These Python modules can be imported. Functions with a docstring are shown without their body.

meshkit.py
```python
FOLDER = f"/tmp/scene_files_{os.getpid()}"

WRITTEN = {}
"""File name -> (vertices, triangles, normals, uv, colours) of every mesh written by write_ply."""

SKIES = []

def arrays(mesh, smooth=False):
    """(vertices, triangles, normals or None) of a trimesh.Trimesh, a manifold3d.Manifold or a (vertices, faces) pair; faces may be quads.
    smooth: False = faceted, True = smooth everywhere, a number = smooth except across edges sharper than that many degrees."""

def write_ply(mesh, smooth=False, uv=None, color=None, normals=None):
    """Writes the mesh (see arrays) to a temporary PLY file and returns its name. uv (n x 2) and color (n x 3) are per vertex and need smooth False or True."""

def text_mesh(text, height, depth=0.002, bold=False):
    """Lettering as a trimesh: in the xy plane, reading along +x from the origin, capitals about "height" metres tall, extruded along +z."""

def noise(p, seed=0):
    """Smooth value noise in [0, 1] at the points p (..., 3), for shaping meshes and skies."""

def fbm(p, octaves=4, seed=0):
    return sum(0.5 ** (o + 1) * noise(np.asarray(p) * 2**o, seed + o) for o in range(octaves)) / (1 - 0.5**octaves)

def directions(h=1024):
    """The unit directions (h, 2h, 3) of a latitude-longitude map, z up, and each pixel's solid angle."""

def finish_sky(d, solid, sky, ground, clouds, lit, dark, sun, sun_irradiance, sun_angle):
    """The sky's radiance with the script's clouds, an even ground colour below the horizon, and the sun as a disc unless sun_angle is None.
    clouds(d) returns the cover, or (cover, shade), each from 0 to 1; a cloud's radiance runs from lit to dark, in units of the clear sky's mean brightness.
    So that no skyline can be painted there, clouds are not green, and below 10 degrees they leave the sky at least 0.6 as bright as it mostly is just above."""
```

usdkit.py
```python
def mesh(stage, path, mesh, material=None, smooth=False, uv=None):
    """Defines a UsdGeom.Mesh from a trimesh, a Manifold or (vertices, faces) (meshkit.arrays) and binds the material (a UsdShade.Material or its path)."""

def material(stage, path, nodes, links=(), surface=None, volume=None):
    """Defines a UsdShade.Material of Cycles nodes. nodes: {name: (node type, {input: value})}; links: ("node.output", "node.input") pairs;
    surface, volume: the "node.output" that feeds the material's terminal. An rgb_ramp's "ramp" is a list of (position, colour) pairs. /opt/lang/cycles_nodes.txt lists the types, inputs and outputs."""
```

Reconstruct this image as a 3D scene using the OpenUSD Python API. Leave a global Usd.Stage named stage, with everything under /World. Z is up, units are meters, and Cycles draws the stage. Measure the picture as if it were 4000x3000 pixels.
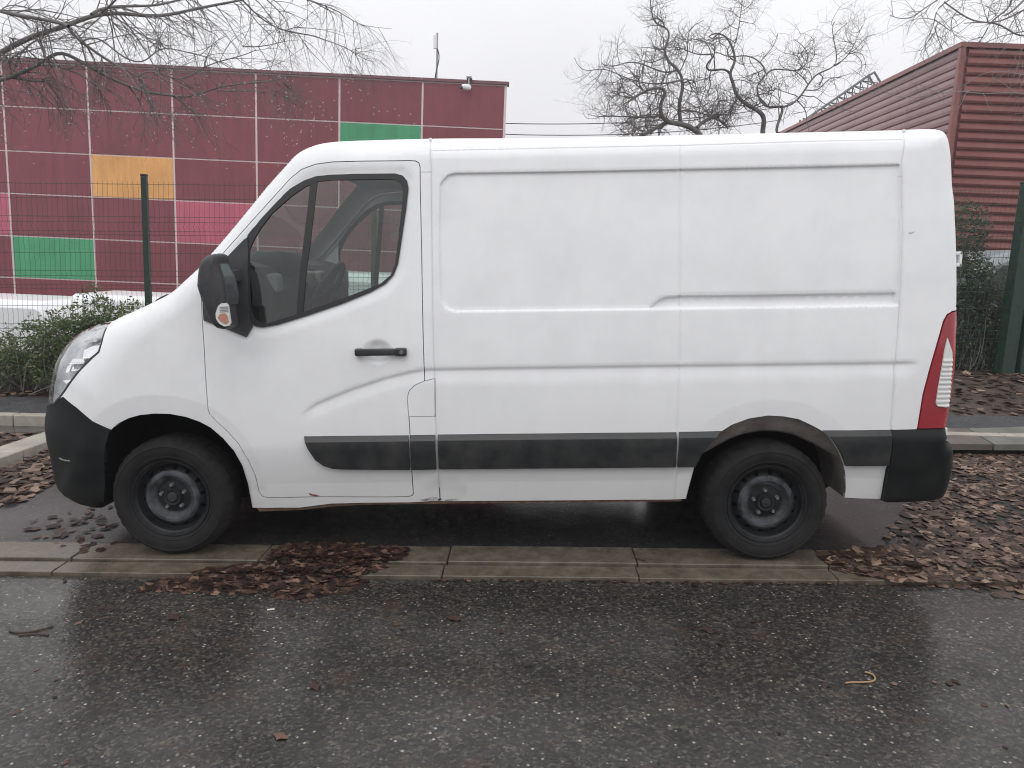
import math, random
import numpy as np
import trimesh, shapely, manifold3d
from shapely.geometry import Polygon, LineString, Point
from shapely.ops import unary_union
from scipy.spatial import Delaunay
import usdkit, meshkit
from pxr import Usd, UsdGeom, UsdLux, UsdShade, Sdf, Gf

rng = np.random.default_rng(7)
random.seed(7)
stage = Usd.Stage.CreateInMemory()
UsdGeom.SetStageUpAxis(stage, UsdGeom.Tokens.z)
UsdGeom.SetStageMetersPerUnit(stage, 1.0)
world = UsdGeom.Xform.Define(stage, '/World')
stage.SetDefaultPrim(world.GetPrim())
UsdGeom.Scope.Define(stage, '/World/Looks')

# ------------------------------------------------------------------ camera
FPX = 3021.6                      # focal length in pixels of the 4000 px wide photograph
PITCH, ROLL, YAW = 9.3, 2.4, 0.6
CAM = np.array([0.0, -3.919, 1.596])
_p, _r, _y = np.radians([PITCH, ROLL, YAW])
_fh = np.array([-np.sin(_y), np.cos(_y), 0]); _r0 = np.array([np.cos(_y), np.sin(_y), 0]); _z = np.array([0, 0, 1.0])
FWD = _fh * np.cos(_p) - _z * np.sin(_p)
_u0 = _fh * np.sin(_p) + _z * np.cos(_p)
RIGHT = _r0 * np.cos(_r) + _u0 * np.sin(_r)
UP = _u0 * np.cos(_r) - _r0 * np.sin(_r)
cam = UsdGeom.Camera.Define(stage, '/World/camera')
cam.CreateHorizontalApertureAttr(36.0)
cam.CreateVerticalApertureAttr(27.0)
cam.CreateFocalLengthAttr(36.0 * FPX / 4000)
cam.CreateClippingRangeAttr(Gf.Vec2f(0.05, 5000))
cam.CreateExposureAttr(0.05)
mm = np.eye(4); mm[0, :3], mm[1, :3], mm[2, :3], mm[3, :3] = RIGHT, UP, -FWD, CAM
UsdGeom.Xformable(cam).AddTransformOp().Set(Gf.Matrix4d(*mm.ravel().tolist()))

# ------------------------------------------------------------------ sky and sun (overcast, drizzle)
SUN_EL, SUN_ROT = math.radians(52), math.radians(200)
SKY_STRENGTH, SUN_I, CLOUD = 0.1, 0.16, 9.6
dome = UsdLux.DomeLight.Define(stage, '/World/sky')
dome.GetPrim().SetCustomDataByKey('kind', 'structure')
dome.CreateIntensityAttr(1.0)
_c = lambda s: (CLOUD * s, CLOUD * s * 1.0, CLOUD * s * 1.02)
skymat = usdkit.material(stage, '/World/Looks/overcast_sky', {
    'tc': ('texture_coordinate', {}), 'sep': ('separate_xyz', {}),
    'ramp': ('rgb_ramp', {'ramp': [(0.0, (0.80, 0.79, 0.815)), (0.12, (0.86, 0.85, 0.875)), (0.33, (1.04, 1.04, 1.06)), (0.7, (1.42, 1.42, 1.45)), (1.0, (1.55, 1.55, 1.58))]}),
    'noise': ('noise_texture', {'scale': 2.2, 'detail': 4.0, 'roughness': 0.5}),
    'nr': ('map_range', {'from_min': 0.3, 'from_max': 0.7, 'to_min': 0.93, 'to_max': 1.05}),
    'mul': ('mix', {'mix_type': 'multiply', 'fac': 1.0}),
    'scale': ('vector_math', {'math_type': 'scale', 'scale': CLOUD}),
    'sky': ('sky_texture', {'sky_type': 'single_scattering', 'sun_disc': False, 'sun_elevation': SUN_EL, 'sun_rotation': SUN_ROT}),
    'mix': ('mix', {'fac': 0.96}),
    'bg': ('background_shader', {'strength': SKY_STRENGTH})},
    [('tc.generated', 'sep.vector'), ('sep.z', 'ramp.fac'), ('tc.generated', 'noise.vector'), ('noise.fac', 'nr.value'),
     ('ramp.color', 'mul.color1'), ('nr.result', 'mul.color2'), ('mul.color', 'scale.vector1'),
     ('sky.color', 'mix.color1'), ('scale.vector', 'mix.color2'), ('mix.color', 'bg.color')], surface='bg.background')
UsdShade.MaterialBindingAPI.Apply(dome.GetPrim()).Bind(skymat)
sun = UsdLux.DistantLight.Define(stage, '/World/sun')
sun.CreateNormalizeAttr(True); sun.CreateIntensityAttr(SUN_I); sun.CreateAngleAttr(40.0)
sun.CreateColorAttr(Gf.Vec3f(1.0, 0.985, 0.96))
_sd = np.array([math.sin(SUN_ROT) * math.cos(SUN_EL), math.cos(SUN_ROT) * math.cos(SUN_EL), math.sin(SUN_EL)])
_zx = np.cross([0, 0, 1.0], _sd); _zx /= np.linalg.norm(_zx); _zy = np.cross(_sd, _zx)
ms = np.eye(4); ms[0, :3], ms[1, :3], ms[2, :3] = _zx, _zy, _sd
UsdGeom.Xformable(sun).AddTransformOp().Set(Gf.Matrix4d(*ms.ravel().tolist()))

# ------------------------------------------------------------------ helpers
SLOPE = math.tan(math.radians(2.19))
def gz(x, y=0.0):
    return SLOPE * 14 * np.tanh(np.asarray(x, float) / 14) 
def ray(X, Y):
    return (X - 2000) / FPX * RIGHT - (Y - 1500) / FPX * UP + FWD
def at_y(X, Y, y):
    d = ray(X, Y); return CAM + (y - CAM[1]) / d[1] * d
def on_ground(X, Y, zo=0.0):
    d = ray(X, Y); t = (SLOPE * CAM[0] + zo - CAM[2]) / (d[2] - SLOPE * d[0]); p = CAM + t * d
    for _ in range(3):
        t = (gz(p[0]) + zo - CAM[2]) / d[2]; p = CAM + t * d
    return p
D = 1.80832                        # the 2212 px wide view of the photograph
names = {}
def numbered(parent, name):
    k = (str(parent), name); n = names.get(k, 0); names[k] = n + 1
    return name if n == 0 else f'{name}_{n:03d}'
def tag(prim, label=None, cat=None, group=None, kind=None):
    for k, v in (('label', label), ('category', cat), ('group', group), ('kind', kind)):
        if v: prim.SetCustomDataByKey(k, v)
    return prim
def thing(name, label, cat, loc=(0, 0, 0), roty=0.0, rotz=0.0, group=None):
    x = UsdGeom.Xform.Define(stage, '/World/' + numbered('/World', name))
    x.AddTranslateOp().Set(Gf.Vec3d(*map(float, loc)))
    if rotz: x.AddRotateZOp().Set(float(rotz))
    if roty: x.AddRotateYOp().Set(float(roty))
    return tag(x.GetPrim(), label, cat, group)
def obj(name, mesh, mat, parent=None, smooth=False, label=None, cat=None, group=None, kind=None):
    base = str(parent.GetPath()) if parent else '/World'
    m = usdkit.mesh(stage, base + '/' + numbered(base, name), mesh, mat, smooth=smooth)
    m.CreateDoubleSidedAttr(True)
    return tag(m.GetPrim(), label, cat, group, kind)
def box(x0, x1, y0, y1, z0, z1):
    m = trimesh.creation.box([x1 - x0, y1 - y0, z1 - z0]); m.apply_translation([(x0 + x1) / 2, (y0 + y1) / 2, (z0 + z1) / 2]); return m
def rbox(x0, x1, y0, y1, z0, z1, r=0.01, seg=8):
    s = manifold3d.Manifold.sphere(r, seg)
    pts = [s.translate([a, b, c]) for a in (x0 + r, x1 - r) for b in (y0 + r, y1 - r) for c in (z0 + r, z1 - r)]
    m = manifold3d.Manifold.batch_hull(pts).to_mesh()
    return trimesh.Trimesh(m.vert_properties[:, :3], m.tri_verts, process=False)
cat_ = trimesh.util.concatenate
def tubes(lines, sides=4):
    """polylines [(points n x 3, radii n)] as one trimesh"""
    V, Fc, n = [], [], 0
    for p, r in lines:
        p = np.asarray(p, float); r = np.broadcast_to(np.asarray(r, float), (len(p),))
        t = np.gradient(p, axis=0); t /= np.linalg.norm(t, axis=1, keepdims=True) + 1e-12
        ref = np.where(np.abs(t[:, 2:]) < 0.9, [0, 0, 1.0], [1.0, 0, 0])
        a = np.cross(t, ref); a /= np.linalg.norm(a, axis=1, keepdims=True) + 1e-12
        b = np.cross(t, a); ang = np.arange(sides) * 2 * np.pi / sides
        v = p[:, None] + r[:, None, None] * (np.cos(ang)[None, :, None] * a[:, None] + np.sin(ang)[None, :, None] * b[:, None])
        i, j = np.meshgrid(np.arange(len(p) - 1), np.arange(sides), indexing='ij')
        q = np.stack([i * sides + j, i * sides + (j + 1) % sides, (i + 1) * sides + (j + 1) % sides, (i + 1) * sides + j], -1).reshape(-1, 4)
        V.append(v.reshape(-1, 3)); Fc.append(np.vstack([q[:, [0, 1, 2]], q[:, [0, 2, 3]]]) + n); n += len(p) * sides
    return trimesh.Trimesh(np.vstack(V), np.vstack(Fc), process=False)
def spline(pts, step=0.05):
    from scipy.interpolate import CubicSpline
    pts = np.asarray(pts, float); s = np.r_[0, np.cumsum(np.linalg.norm(np.diff(pts, axis=0), axis=1))]
    n = max(2, int(s[-1] / step) + 1)
    return CubicSpline(s, pts)(np.linspace(0, s[-1], n))
def revolve(profile, n=64, y0=0.0):
    """profile [(radius, y)] about the y axis"""
    pr = np.asarray(profile, float); a = np.linspace(0, 2 * np.pi, n, endpoint=False)
    v = np.stack([pr[None, :, 0] * np.cos(a)[:, None], np.broadcast_to(pr[None, :, 1] + y0, (n, len(pr))), pr[None, :, 0] * np.sin(a)[:, None]], -1)
    i, j = np.meshgrid(np.arange(n), np.arange(len(pr) - 1), indexing='ij'); m = len(pr)
    q = np.stack([i * m + j, ((i + 1) % n) * m + j, ((i + 1) % n) * m + j + 1, i * m + j + 1], -1).reshape(-1, 4)
    return trimesh.Trimesh(v.reshape(-1, 3), np.vstack([q[:, [0, 1, 2]], q[:, [0, 2, 3]]]), process=True)

# ------------------------------------------------------------------ materials
def principled(name, color, rough=0.5, **kw):
    return usdkit.material(stage, '/World/Looks/' + name, {'p': ('principled_bsdf', {'base_color': color, 'roughness': rough, **kw})}, surface='p.BSDF')
def noisy(name, c1, c2, scale=5.0, rough=(0.5, 0.7), bump=0.0, bscale=None, detail=5.0, bdist=0.01, coord='pos', lo=0.35, hi=0.65, **kw):
    src = {'pos': ('geo', 'position'), 'obj': ('tc', 'object')}[coord]
    nodes = {'geo': ('geometry', {}), 'tc': ('texture_coordinate', {}), 'n': ('noise_texture', {'scale': scale, 'detail': detail, 'roughness': 0.6}),
             'r': ('rgb_ramp', {'ramp': [(lo, c1), (hi, c2)]}), 'rr': ('map_range', {'from_min': 0.3, 'from_max': 0.7, 'to_min': rough[0], 'to_max': rough[1], 'clamp': True}),
             'p': ('principled_bsdf', kw)}
    links = [(f'{src[0]}.{src[1]}', 'n.vector'), ('n.fac', 'r.fac'), ('r.color', 'p.base_color'), ('n.fac', 'rr.value'), ('rr.result', 'p.roughness')]
    if bump:
        nodes['n2'] = ('noise_texture', {'scale': bscale or scale * 4, 'detail': 4.0}); nodes['b'] = ('bump', {'strength': bump, 'distance': bdist})
        links += [(f'{src[0]}.{src[1]}', 'n2.vector'), ('n2.fac', 'b.height'), ('b.normal', 'p.normal')]
    return usdkit.material(stage, '/World/Looks/' + name, nodes, links, surface='p.BSDF')
def island(name, ramp, rough=0.6, translucent=0.0, **kw):
    """leaves: each one's own tone comes from the mesh"""
    nodes = {'at': ('attribute', {'attribute': 'tone'}), 'r': ('rgb_ramp', {'ramp': ramp}), 'p': ('principled_bsdf', {'roughness': rough, **kw})}
    links = [('at.fac', 'r.fac'), ('r.color', 'p.base_color')]
    out = 'p.BSDF'
    if translucent:
        nodes['t'] = ('translucent_bsdf', {}); nodes['m'] = ('mix_closure', {'fac': translucent})
        links += [('r.color', 't.color'), ('p.BSDF', 'm.closure1'), ('t.BSDF', 'm.closure2')]; out = 'm.closure'
    return usdkit.material(stage, '/World/Looks/' + name, nodes, links, surface=out)
def set_tone(prim, tone):
    UsdGeom.PrimvarsAPI(prim).CreatePrimvar('tone', Sdf.ValueTypeNames.FloatArray, 'vertex').Set([float(t) for t in tone])
    return prim
def pane(name, tint, f0=0.06, rough=0.02):
    """window pane: clear, mirroring by Schlick's rule from either side"""
    return usdkit.material(stage, '/World/Looks/' + name, {'t': ('transparent_bsdf', {'color': tint}), 'g': ('glossy_bsdf', {'color': (1, 1, 1), 'roughness': rough}),
        'lw': ('layer_weight', {'blend': 0.5}), 'pw': ('math', {'math_type': 'power', 'value2': 5.0}), 'ma': ('math', {'math_type': 'multiply_add', 'value2': 1 - f0, 'value3': f0}), 'm': ('mix_closure', {})},
        [('lw.facing', 'pw.value1'), ('pw.value', 'ma.value1'), ('ma.value', 'm.fac'), ('t.BSDF', 'm.closure1'), ('g.BSDF', 'm.closure2')], surface='m.closure')

def asphalt(name, dark, light, speck, wet=(0.35, 1.0), speck_amount=0.93, brown=0.5, gloss=0.13, coat_bump=0.16):
    """chippings in tar under a broken film of water"""
    nodes = {
        'geo': ('geometry', {}),
        'vo': ('voronoi_texture', {'scale': 88.0}), 'vs': ('separate_color', {}), 'stone': ('rgb_ramp', {'ramp': [(0.0, dark), (0.45, tuple(0.75 * a + 0.25 * b for a, b in zip(dark, light))), (0.75, tuple(0.45 * a + 0.55 * b for a, b in zip(dark, light))), (0.9, (light[0], light[1] * .93, light[2] * .86)), (1.0, tuple(1.6 * c for c in light))]}),
        'v2': ('voronoi_texture', {'scale': 62.0}), 'v2s': ('separate_color', {}), 'pick': ('math', {'math_type': 'greater_than', 'value2': speck_amount}),
        'near': ('map_range', {'from_min': 0.2, 'from_max': 0.42, 'to_min': 1.0, 'to_max': 0.0, 'clamp': True}), 'sz': ('map_range', {'from_min': 0.0, 'from_max': 1.0, 'to_min': 0.2, 'to_max': 1.0}), 'spm': ('math', {'math_type': 'multiply'}), 'spm2': ('math', {'math_type': 'multiply'}), 'mix1': ('mix', {'color2': speck}),
        'nb': ('noise_texture', {'scale': 5.0, 'detail': 7.0, 'roughness': 0.7}), 'nbr': ('map_range', {'from_min': 0.57, 'from_max': 0.72, 'to_min': 0.0, 'to_max': brown, 'clamp': True}),
        'mix2': ('mix', {'color2': (0.055, 0.025, 0.015)}),
        'np': ('noise_texture', {'scale': 6.0, 'detail': 6.0, 'roughness': 0.75}), 'npr': ('map_range', {'from_min': 0.3, 'from_max': 0.7, 'to_min': 0.6, 'to_max': 1.35}),
        'mul': ('mix', {'mix_type': 'multiply', 'fac': 1.0}),
        'nw': ('noise_texture', {'scale': 0.9, 'detail': 5.0, 'roughness': 0.62}), 'nwr': ('map_range', {'from_min': 0.36, 'from_max': 0.6, 'to_min': wet[1], 'to_max': wet[0], 'clamp': True}),
        'ng': ('map_range', {'from_min': 0.36, 'from_max': 0.64, 'to_min': gloss, 'to_max': gloss + 0.14, 'clamp': True}),
        'nf': ('noise_texture', {'scale': 60.0, 'detail': 4.0, 'roughness': 0.7}), 'hh': ('math', {'math_type': 'multiply_add', 'value2': -0.7}),
        'bump': ('bump', {'strength': 0.6, 'distance': 0.006}), 'cb': ('bump', {'strength': coat_bump, 'distance': 0.004}),
        'p': ('principled_bsdf', {'roughness': 0.75, 'specular_ior_level': 0.15, 'coat_ior': 1.5})}
    links = [('geo.position', f'{k}.vector') for k in ('vo', 'v2', 'nb', 'np', 'nw', 'nf')]
    links += [('vo.color', 'vs.color'), ('vs.r', 'stone.fac'), ('v2.color', 'v2s.color'), ('v2s.r', 'pick.value1'), ('v2.distance', 'near.value'), ('v2s.g', 'sz.value'), ('pick.value', 'spm.value1'), ('near.result', 'spm.value2'), ('spm.value', 'spm2.value1'), ('sz.result', 'spm2.value2'),
              ('stone.color', 'mix1.color1'), ('spm2.value', 'mix1.fac'), ('nb.fac', 'nbr.value'), ('nbr.result', 'mix2.fac'), ('mix1.color', 'mix2.color1'),
              ('np.fac', 'npr.value'), ('mix2.color', 'mul.color1'), ('npr.result', 'mul.color2'), ('mul.color', 'p.base_color'),
              ('nw.fac', 'nwr.value'), ('nwr.result', 'p.coat_weight'), ('nw.fac', 'ng.value'), ('ng.result', 'p.coat_roughness'), ('vo.distance', 'hh.value1'), ('nf.fac', 'hh.value3'), ('hh.value', 'bump.height'), ('bump.normal', 'p.normal'), ('hh.value', 'cb.height'), ('cb.normal', 'p.coat_normal')]
    return usdkit.material(stage, '/World/Looks/' + name, nodes, links, surface='p.BSDF')

M = {}
M['road'] = asphalt('wet_road_asphalt', (0.002, 0.0018, 0.0014), (0.047, 0.043, 0.037), (0.38, 0.36, 0.31), wet=(0.5, 1.0), speck_amount=0.935, brown=0.5, gloss=0.08)
M['bay'] = asphalt('wet_bay_asphalt', (0.004, 0.004, 0.004), (0.022, 0.02, 0.02), (0.2, 0.19, 0.18), coat_bump=0.1, wet=(0.7, 1.0), speck_amount=0.985, brown=0.35, gloss=0.09)
M['path'] = asphalt('path_asphalt', (0.03, 0.03, 0.032), (0.07, 0.07, 0.075), (0.25, 0.24, 0.23), wet=(0.1, 0.5), speck_amount=0.985, brown=0.3, gloss=0.2)
M['concrete'] = noisy('wet_kerb_concrete', (0.045, 0.037, 0.027), (0.125, 0.105, 0.08), 9.0, (0.12, 0.34), 0.45, 70.0, bdist=0.004, lo=0.3, hi=0.7)
M['concrete2'] = noisy('pale_kerb_concrete', (0.22, 0.2, 0.17), (0.36, 0.33, 0.28), 6.0, (0.35, 0.6), 0.3, 80.0, bdist=0.004)
M['slab'] = noisy('greenish_slab', (0.09, 0.09, 0.078), (0.15, 0.15, 0.13), 5.0, (0.4, 0.6), 0.3, 80.0, bdist=0.004)
M['slab2'] = noisy('brown_slab', (0.07, 0.058, 0.05), (0.12, 0.1, 0.088), 9.0, (0.4, 0.6), 0.3, 80.0, bdist=0.004)
M['soil'] = noisy('leafy_soil', (0.025, 0.016, 0.011), (0.06, 0.04, 0.028), 9.0, (0.5, 0.9), 0.8, 40.0, bdist=0.03)
M['ground'] = noisy('far_ground', (0.05, 0.05, 0.05), (0.08, 0.08, 0.078), 0.8, (0.4, 0.7))
M['leaf'] = island('dead_leaf', [(0, (0.014, 0.008, 0.006)), (0.35, (0.045, 0.025, 0.018)), (0.7, (0.11, 0.066, 0.048)), (0.9, (0.2, 0.13, 0.095)), (1, (0.3, 0.21, 0.15))], 0.55, 0.12, specular_ior_level=0.3)
M['leaf_dark'] = island('wet_dead_leaf', [(0, (0.009, 0.006, 0.005)), (0.45, (0.026, 0.013, 0.010)), (0.8, (0.075, 0.04, 0.029)), (0.95, (0.15, 0.09, 0.065)), (1, (0.22, 0.14, 0.1))], 0.5, 0.1, specular_ior_level=0.3)

# ------------------------------------------------------------------ ground, kerbs, path
SKEW = -0.06                                              # the kerb and path behind the van run slightly askew
def sheet(x0, x1, y0, y1, zo, nx=80, ny=1, zfun=None, skew=(0, 0)):
    xs, ys = np.linspace(x0, x1, nx + 1), np.linspace(y0, y1, ny + 1)
    X, Y = np.meshgrid(xs, ys, indexing='ij'); Y = Y + X * (skew[0] + (skew[1] - skew[0]) * (Y - y0) / (y1 - y0)); Z = gz(X) + (zfun(X, Y) if zfun else zo)
    v = np.stack([X, Y, Z], -1).reshape(-1, 3); m = ny + 1
    i, j = np.meshgrid(np.arange(nx), np.arange(ny), indexing='ij')
    q = np.stack([i * m + j, (i + 1) * m + j, (i + 1) * m + j + 1, i * m + j + 1], -1).reshape(-1, 4)
    return trimesh.Trimesh(v, np.vstack([q[:, [0, 1, 2]], q[:, [0, 2, 3]]]), process=False)
def drop(X, Y):                                           # the land falls away behind the fence on the left
    t = np.clip((Y - 6.2) / 3.0, 0, 1); t = t * t * (3 - 2 * t)
    s = np.clip((5.0 - X) / 4.0, 0, 1)
    return -0.30 - 1.25 * t * s
xs_big = np.r_[-140, np.linspace(-60, 60, 121), 140]
ys_big = np.r_[-140, -60, -20, -6, np.linspace(-1, 14, 41), 20, 30, 60, 140]
Xg, Yg = np.meshgrid(xs_big, ys_big, indexing='ij'); Zg = gz(Xg) + drop(Xg, Yg)
_m = len(ys_big); _i, _j = np.meshgrid(np.arange(len(xs_big) - 1), np.arange(_m - 1), indexing='ij')
_q = np.stack([_i * _m + _j, (_i + 1) * _m + _j, (_i + 1) * _m + _j + 1, _i * _m + _j + 1], -1).reshape(-1, 4)
obj('ground', trimesh.Trimesh(np.stack([Xg, Yg, Zg], -1).reshape(-1, 3), np.vstack([_q[:, [0, 1, 2]], _q[:, [0, 2, 3]]]), process=False), M['ground'], kind='structure')
obj('road', sheet(-40, 40, -12, -0.185, -0.034, 160, 1), M['road'], kind='structure')
obj('parking_bay', sheet(-40, 40, 0.212, 2.95, -0.004, 160, 1, skew=(0, SKEW)), M['bay'], kind='structure')
obj('footpath', sheet(-40, 40, 3.03, 3.87, 0.088, 160, 1, skew=(SKEW, SKEW)), M['path'], kind='structure')
def bedz(X, Y):
    Y = Y - SKEW * X; t = np.clip((Y - 3.85) / 1.6, 0, 1); n = meshkit.fbm(np.stack([X * 1.7, Y * 1.7, X * 0], -1), 3, 5)
    return 0.07 + 0.17 * t + 0.05 * (n - 0.5) - 0.5 * np.clip((Y - 6.4) / 1.5, 0, 1)
obj('planting_bed', sheet(-14, 14, 3.85, 7.6, 0, 180, 24, bedz, skew=(SKEW, SKEW)), M['soil'], kind='structure')

kerb = thing('kerb', 'stained concrete kerb with sunken gutter under the near wheels of the white van', 'kerb')
def slab(x0, x1, y0, y1, zo, h, bevel=0.008):
    m = rbox(x0, x1, y0, y1, -h, 0, bevel, 6); v = m.vertices.copy()
    v[:, 2] += gz(v[:, 0]) + zo; return trimesh.Trimesh(v, m.faces, process=False)
for k in range(-9, 10):
    x0 = -0.345 + 1.008 * k; j1, j2, j3 = rng.uniform(-.003, .003, 3)
    obj('kerb_stone', slab(x0 + .003, x0 + 1.005, -0.022, 0.205, 0.002 + j1, 0.16, 0.007), M['concrete'], kerb, smooth=40)
    obj('gutter_slab', slab(x0 - .009, x0 + .993, -0.178 + j2, -0.034, -0.012 + j3 * .5, 0.12, 0.005), M['concrete'], kerb, smooth=40)
    obj('joint_mortar', slab(x0 - 0.03, x0 + 0.978, -0.165, 0.19, -0.040, 0.1, 0.003), M['soil'], kerb) if k < 9 else None
back = thing('kerb', 'pale concrete kerb along the far edge of the parking bay behind the white van', 'kerb')
for k in range(-12, 12):
    x0 = 0.2 + 1.0 * k
    bs = slab(x0 + .004, x0 + .996, 2.91 + rng.uniform(-.004, .004), 3.03, 0.10, 0.2, 0.012); bs.vertices[:, 1] += SKEW * bs.vertices[:, 0]
    obj('kerb_stone', bs, M['concrete2'], back, smooth=40)
# the slanting kerb left of the bonnet
diag = thing('kerb', 'pale slanting kerb stone among leaves beside the front bumper of the white van', 'kerb')
def slant(pa, pb, w, zo, h):
    pa, pb = np.asarray(pa, float), np.asarray(pb, float); L = np.linalg.norm(pb - pa); d = (pb - pa) / L; n = np.array([-d[1], d[0]])
    m = rbox(0, L, 0, w, -h, 0, 0.012, 6); v = m.vertices.copy(); xy = pa + v[:, :1] * d + v[:, 1:2] * n
    return trimesh.Trimesh(np.column_stack([xy, v[:, 2] + gz(xy[:, 0]) + zo]), m.faces, process=False)
_a, _b = on_ground(-160 * D, 1045 * D, 0.1)[:2], on_ground(116 * D, 948 * D, 0.1)[:2]
_dd = (_b - _a) / np.linalg.norm(_b - _a); _b = _b + _dd * 0.5; _mid = _a + (_b - _a) * 0.52
obj('kerb_stone', slant(_a, _mid - _dd * .004, 0.26, 0.10, 0.3), M['concrete2'], diag, smooth=40)
obj('kerb_stone', slant(_mid + _dd * .004, _b, 0.26, 0.10, 0.3), M['concrete2'], diag, smooth=40)
_tri = Polygon([on_ground(x * D, y * D, .08)[:2] for x, y in ((-520, 930), (112, 936), (-30, 985), (-520, 1130))]).buffer(.03)
_tm = trimesh.creation.extrude_polygon(_tri, .3, engine='earcut'); _tv = _tm.vertices.copy(); _tv[:, 2] += gz(_tv[:, 0]) - .215
obj('planting_bed', trimesh.Trimesh(_tv, _tm.faces, process=False), M['soil'], kind='structure')
# slabs of the path on the right
flag = thing('concrete_slab', 'dirty concrete slab with a slanting joint on the path behind the rear bumper', 'paving slab')
_p = [on_ground(x * D, y * D, 0.09)[:2] for x, y in ((2090, 926), (2330, 919), (2390, 962), (2148, 961))]
def poly_slab(pts, zo, h):
    g = Polygon(pts); m = trimesh.creation.extrude_polygon(g.buffer(-.004), h, engine='earcut'); v = m.vertices.copy(); v[:, 2] += gz(v[:, 0]) + zo - h
    return trimesh.Trimesh(v, m.faces, process=False)
obj('slab', poly_slab(_p, 0.094, 0.05), M['slab'], flag)
_p2 = [on_ground(x * D, y * D, 0.09)[:2] for x, y in ((2000, 924), (2089, 926), (2146, 961), (2010, 960))]
obj('slab', poly_slab(_p2, 0.094, 0.05), M['slab2'], flag)

# ------------------------------------------------------------------ left building: maroon panels with coloured ones
def panel_mat(name, c):
    """painted board: cloudy tone, faint rain streaks"""
    return usdkit.material(stage, '/World/Looks/' + name, {'geo': ('geometry', {}), 'oi': ('object_info', {}), 'n': ('noise_texture', {'scale': 0.8, 'detail': 6.0, 'roughness': 0.65}), 'mp': ('mapping', {'scale': (3.5, 3.5, 0.22)}),
        's': ('noise_texture', {'scale': 1.5, 'detail': 6.0, 'roughness': 0.7}), 'r': ('map_range', {'from_min': 0.3, 'from_max': 0.7, 'to_min': 0.88, 'to_max': 1.1}), 'sr': ('map_range', {'from_min': 0.35, 'from_max': 0.7, 'to_min': 0.88, 'to_max': 1.14}),
        'orr': ('map_range', {'from_min': 0.0, 'from_max': 1.0, 'to_min': 0.93, 'to_max': 1.07}), 'm1': ('math', {'math_type': 'multiply'}), 'm2': ('math', {'math_type': 'multiply'}), 'mul': ('vector_math', {'math_type': 'scale', 'vector1': c}),
        'p': ('principled_bsdf', {'roughness': 0.25, 'specular_ior_level': 0.35})},
        [('geo.position', 'n.vector'), ('geo.position', 'mp.vector'), ('mp.vector', 's.vector'), ('n.fac', 'r.value'), ('s.fac', 'sr.value'), ('oi.random', 'orr.value'), ('r.result', 'm1.value1'), ('sr.result', 'm1.value2'), ('m1.value', 'm2.value1'), ('orr.result', 'm2.value2'), ('m2.value', 'mul.scale'), ('mul.vector', 'p.base_color')], surface='p.BSDF')
PAN = {'maroon': panel_mat('maroon_panel', (0.195, 0.045, 0.056)), 'green': panel_mat('green_panel', (0.06, 0.29, 0.14)), 'orange': panel_mat('orange_panel', (0.72, 0.36, 0.12)), 'pink': panel_mat('pink_panel', (0.50, 0.11, 0.165))}
M['joint'] = principled('joint_profile', (0.62, 0.5, 0.5), 0.5)
M['flash'] = principled('maroon_flashing', (0.15, 0.055, 0.065), 0.45)
M['white_metal'] = principled('white_metal', (0.75, 0.75, 0.75), 0.4)
M['grey_metal'] = principled('grey_metal', (0.32, 0.33, 0.34), 0.45, metallic=0.3)
M['dark_plastic'] = principled('dark_plastic', (0.02, 0.02, 0.022), 0.5)
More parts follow.
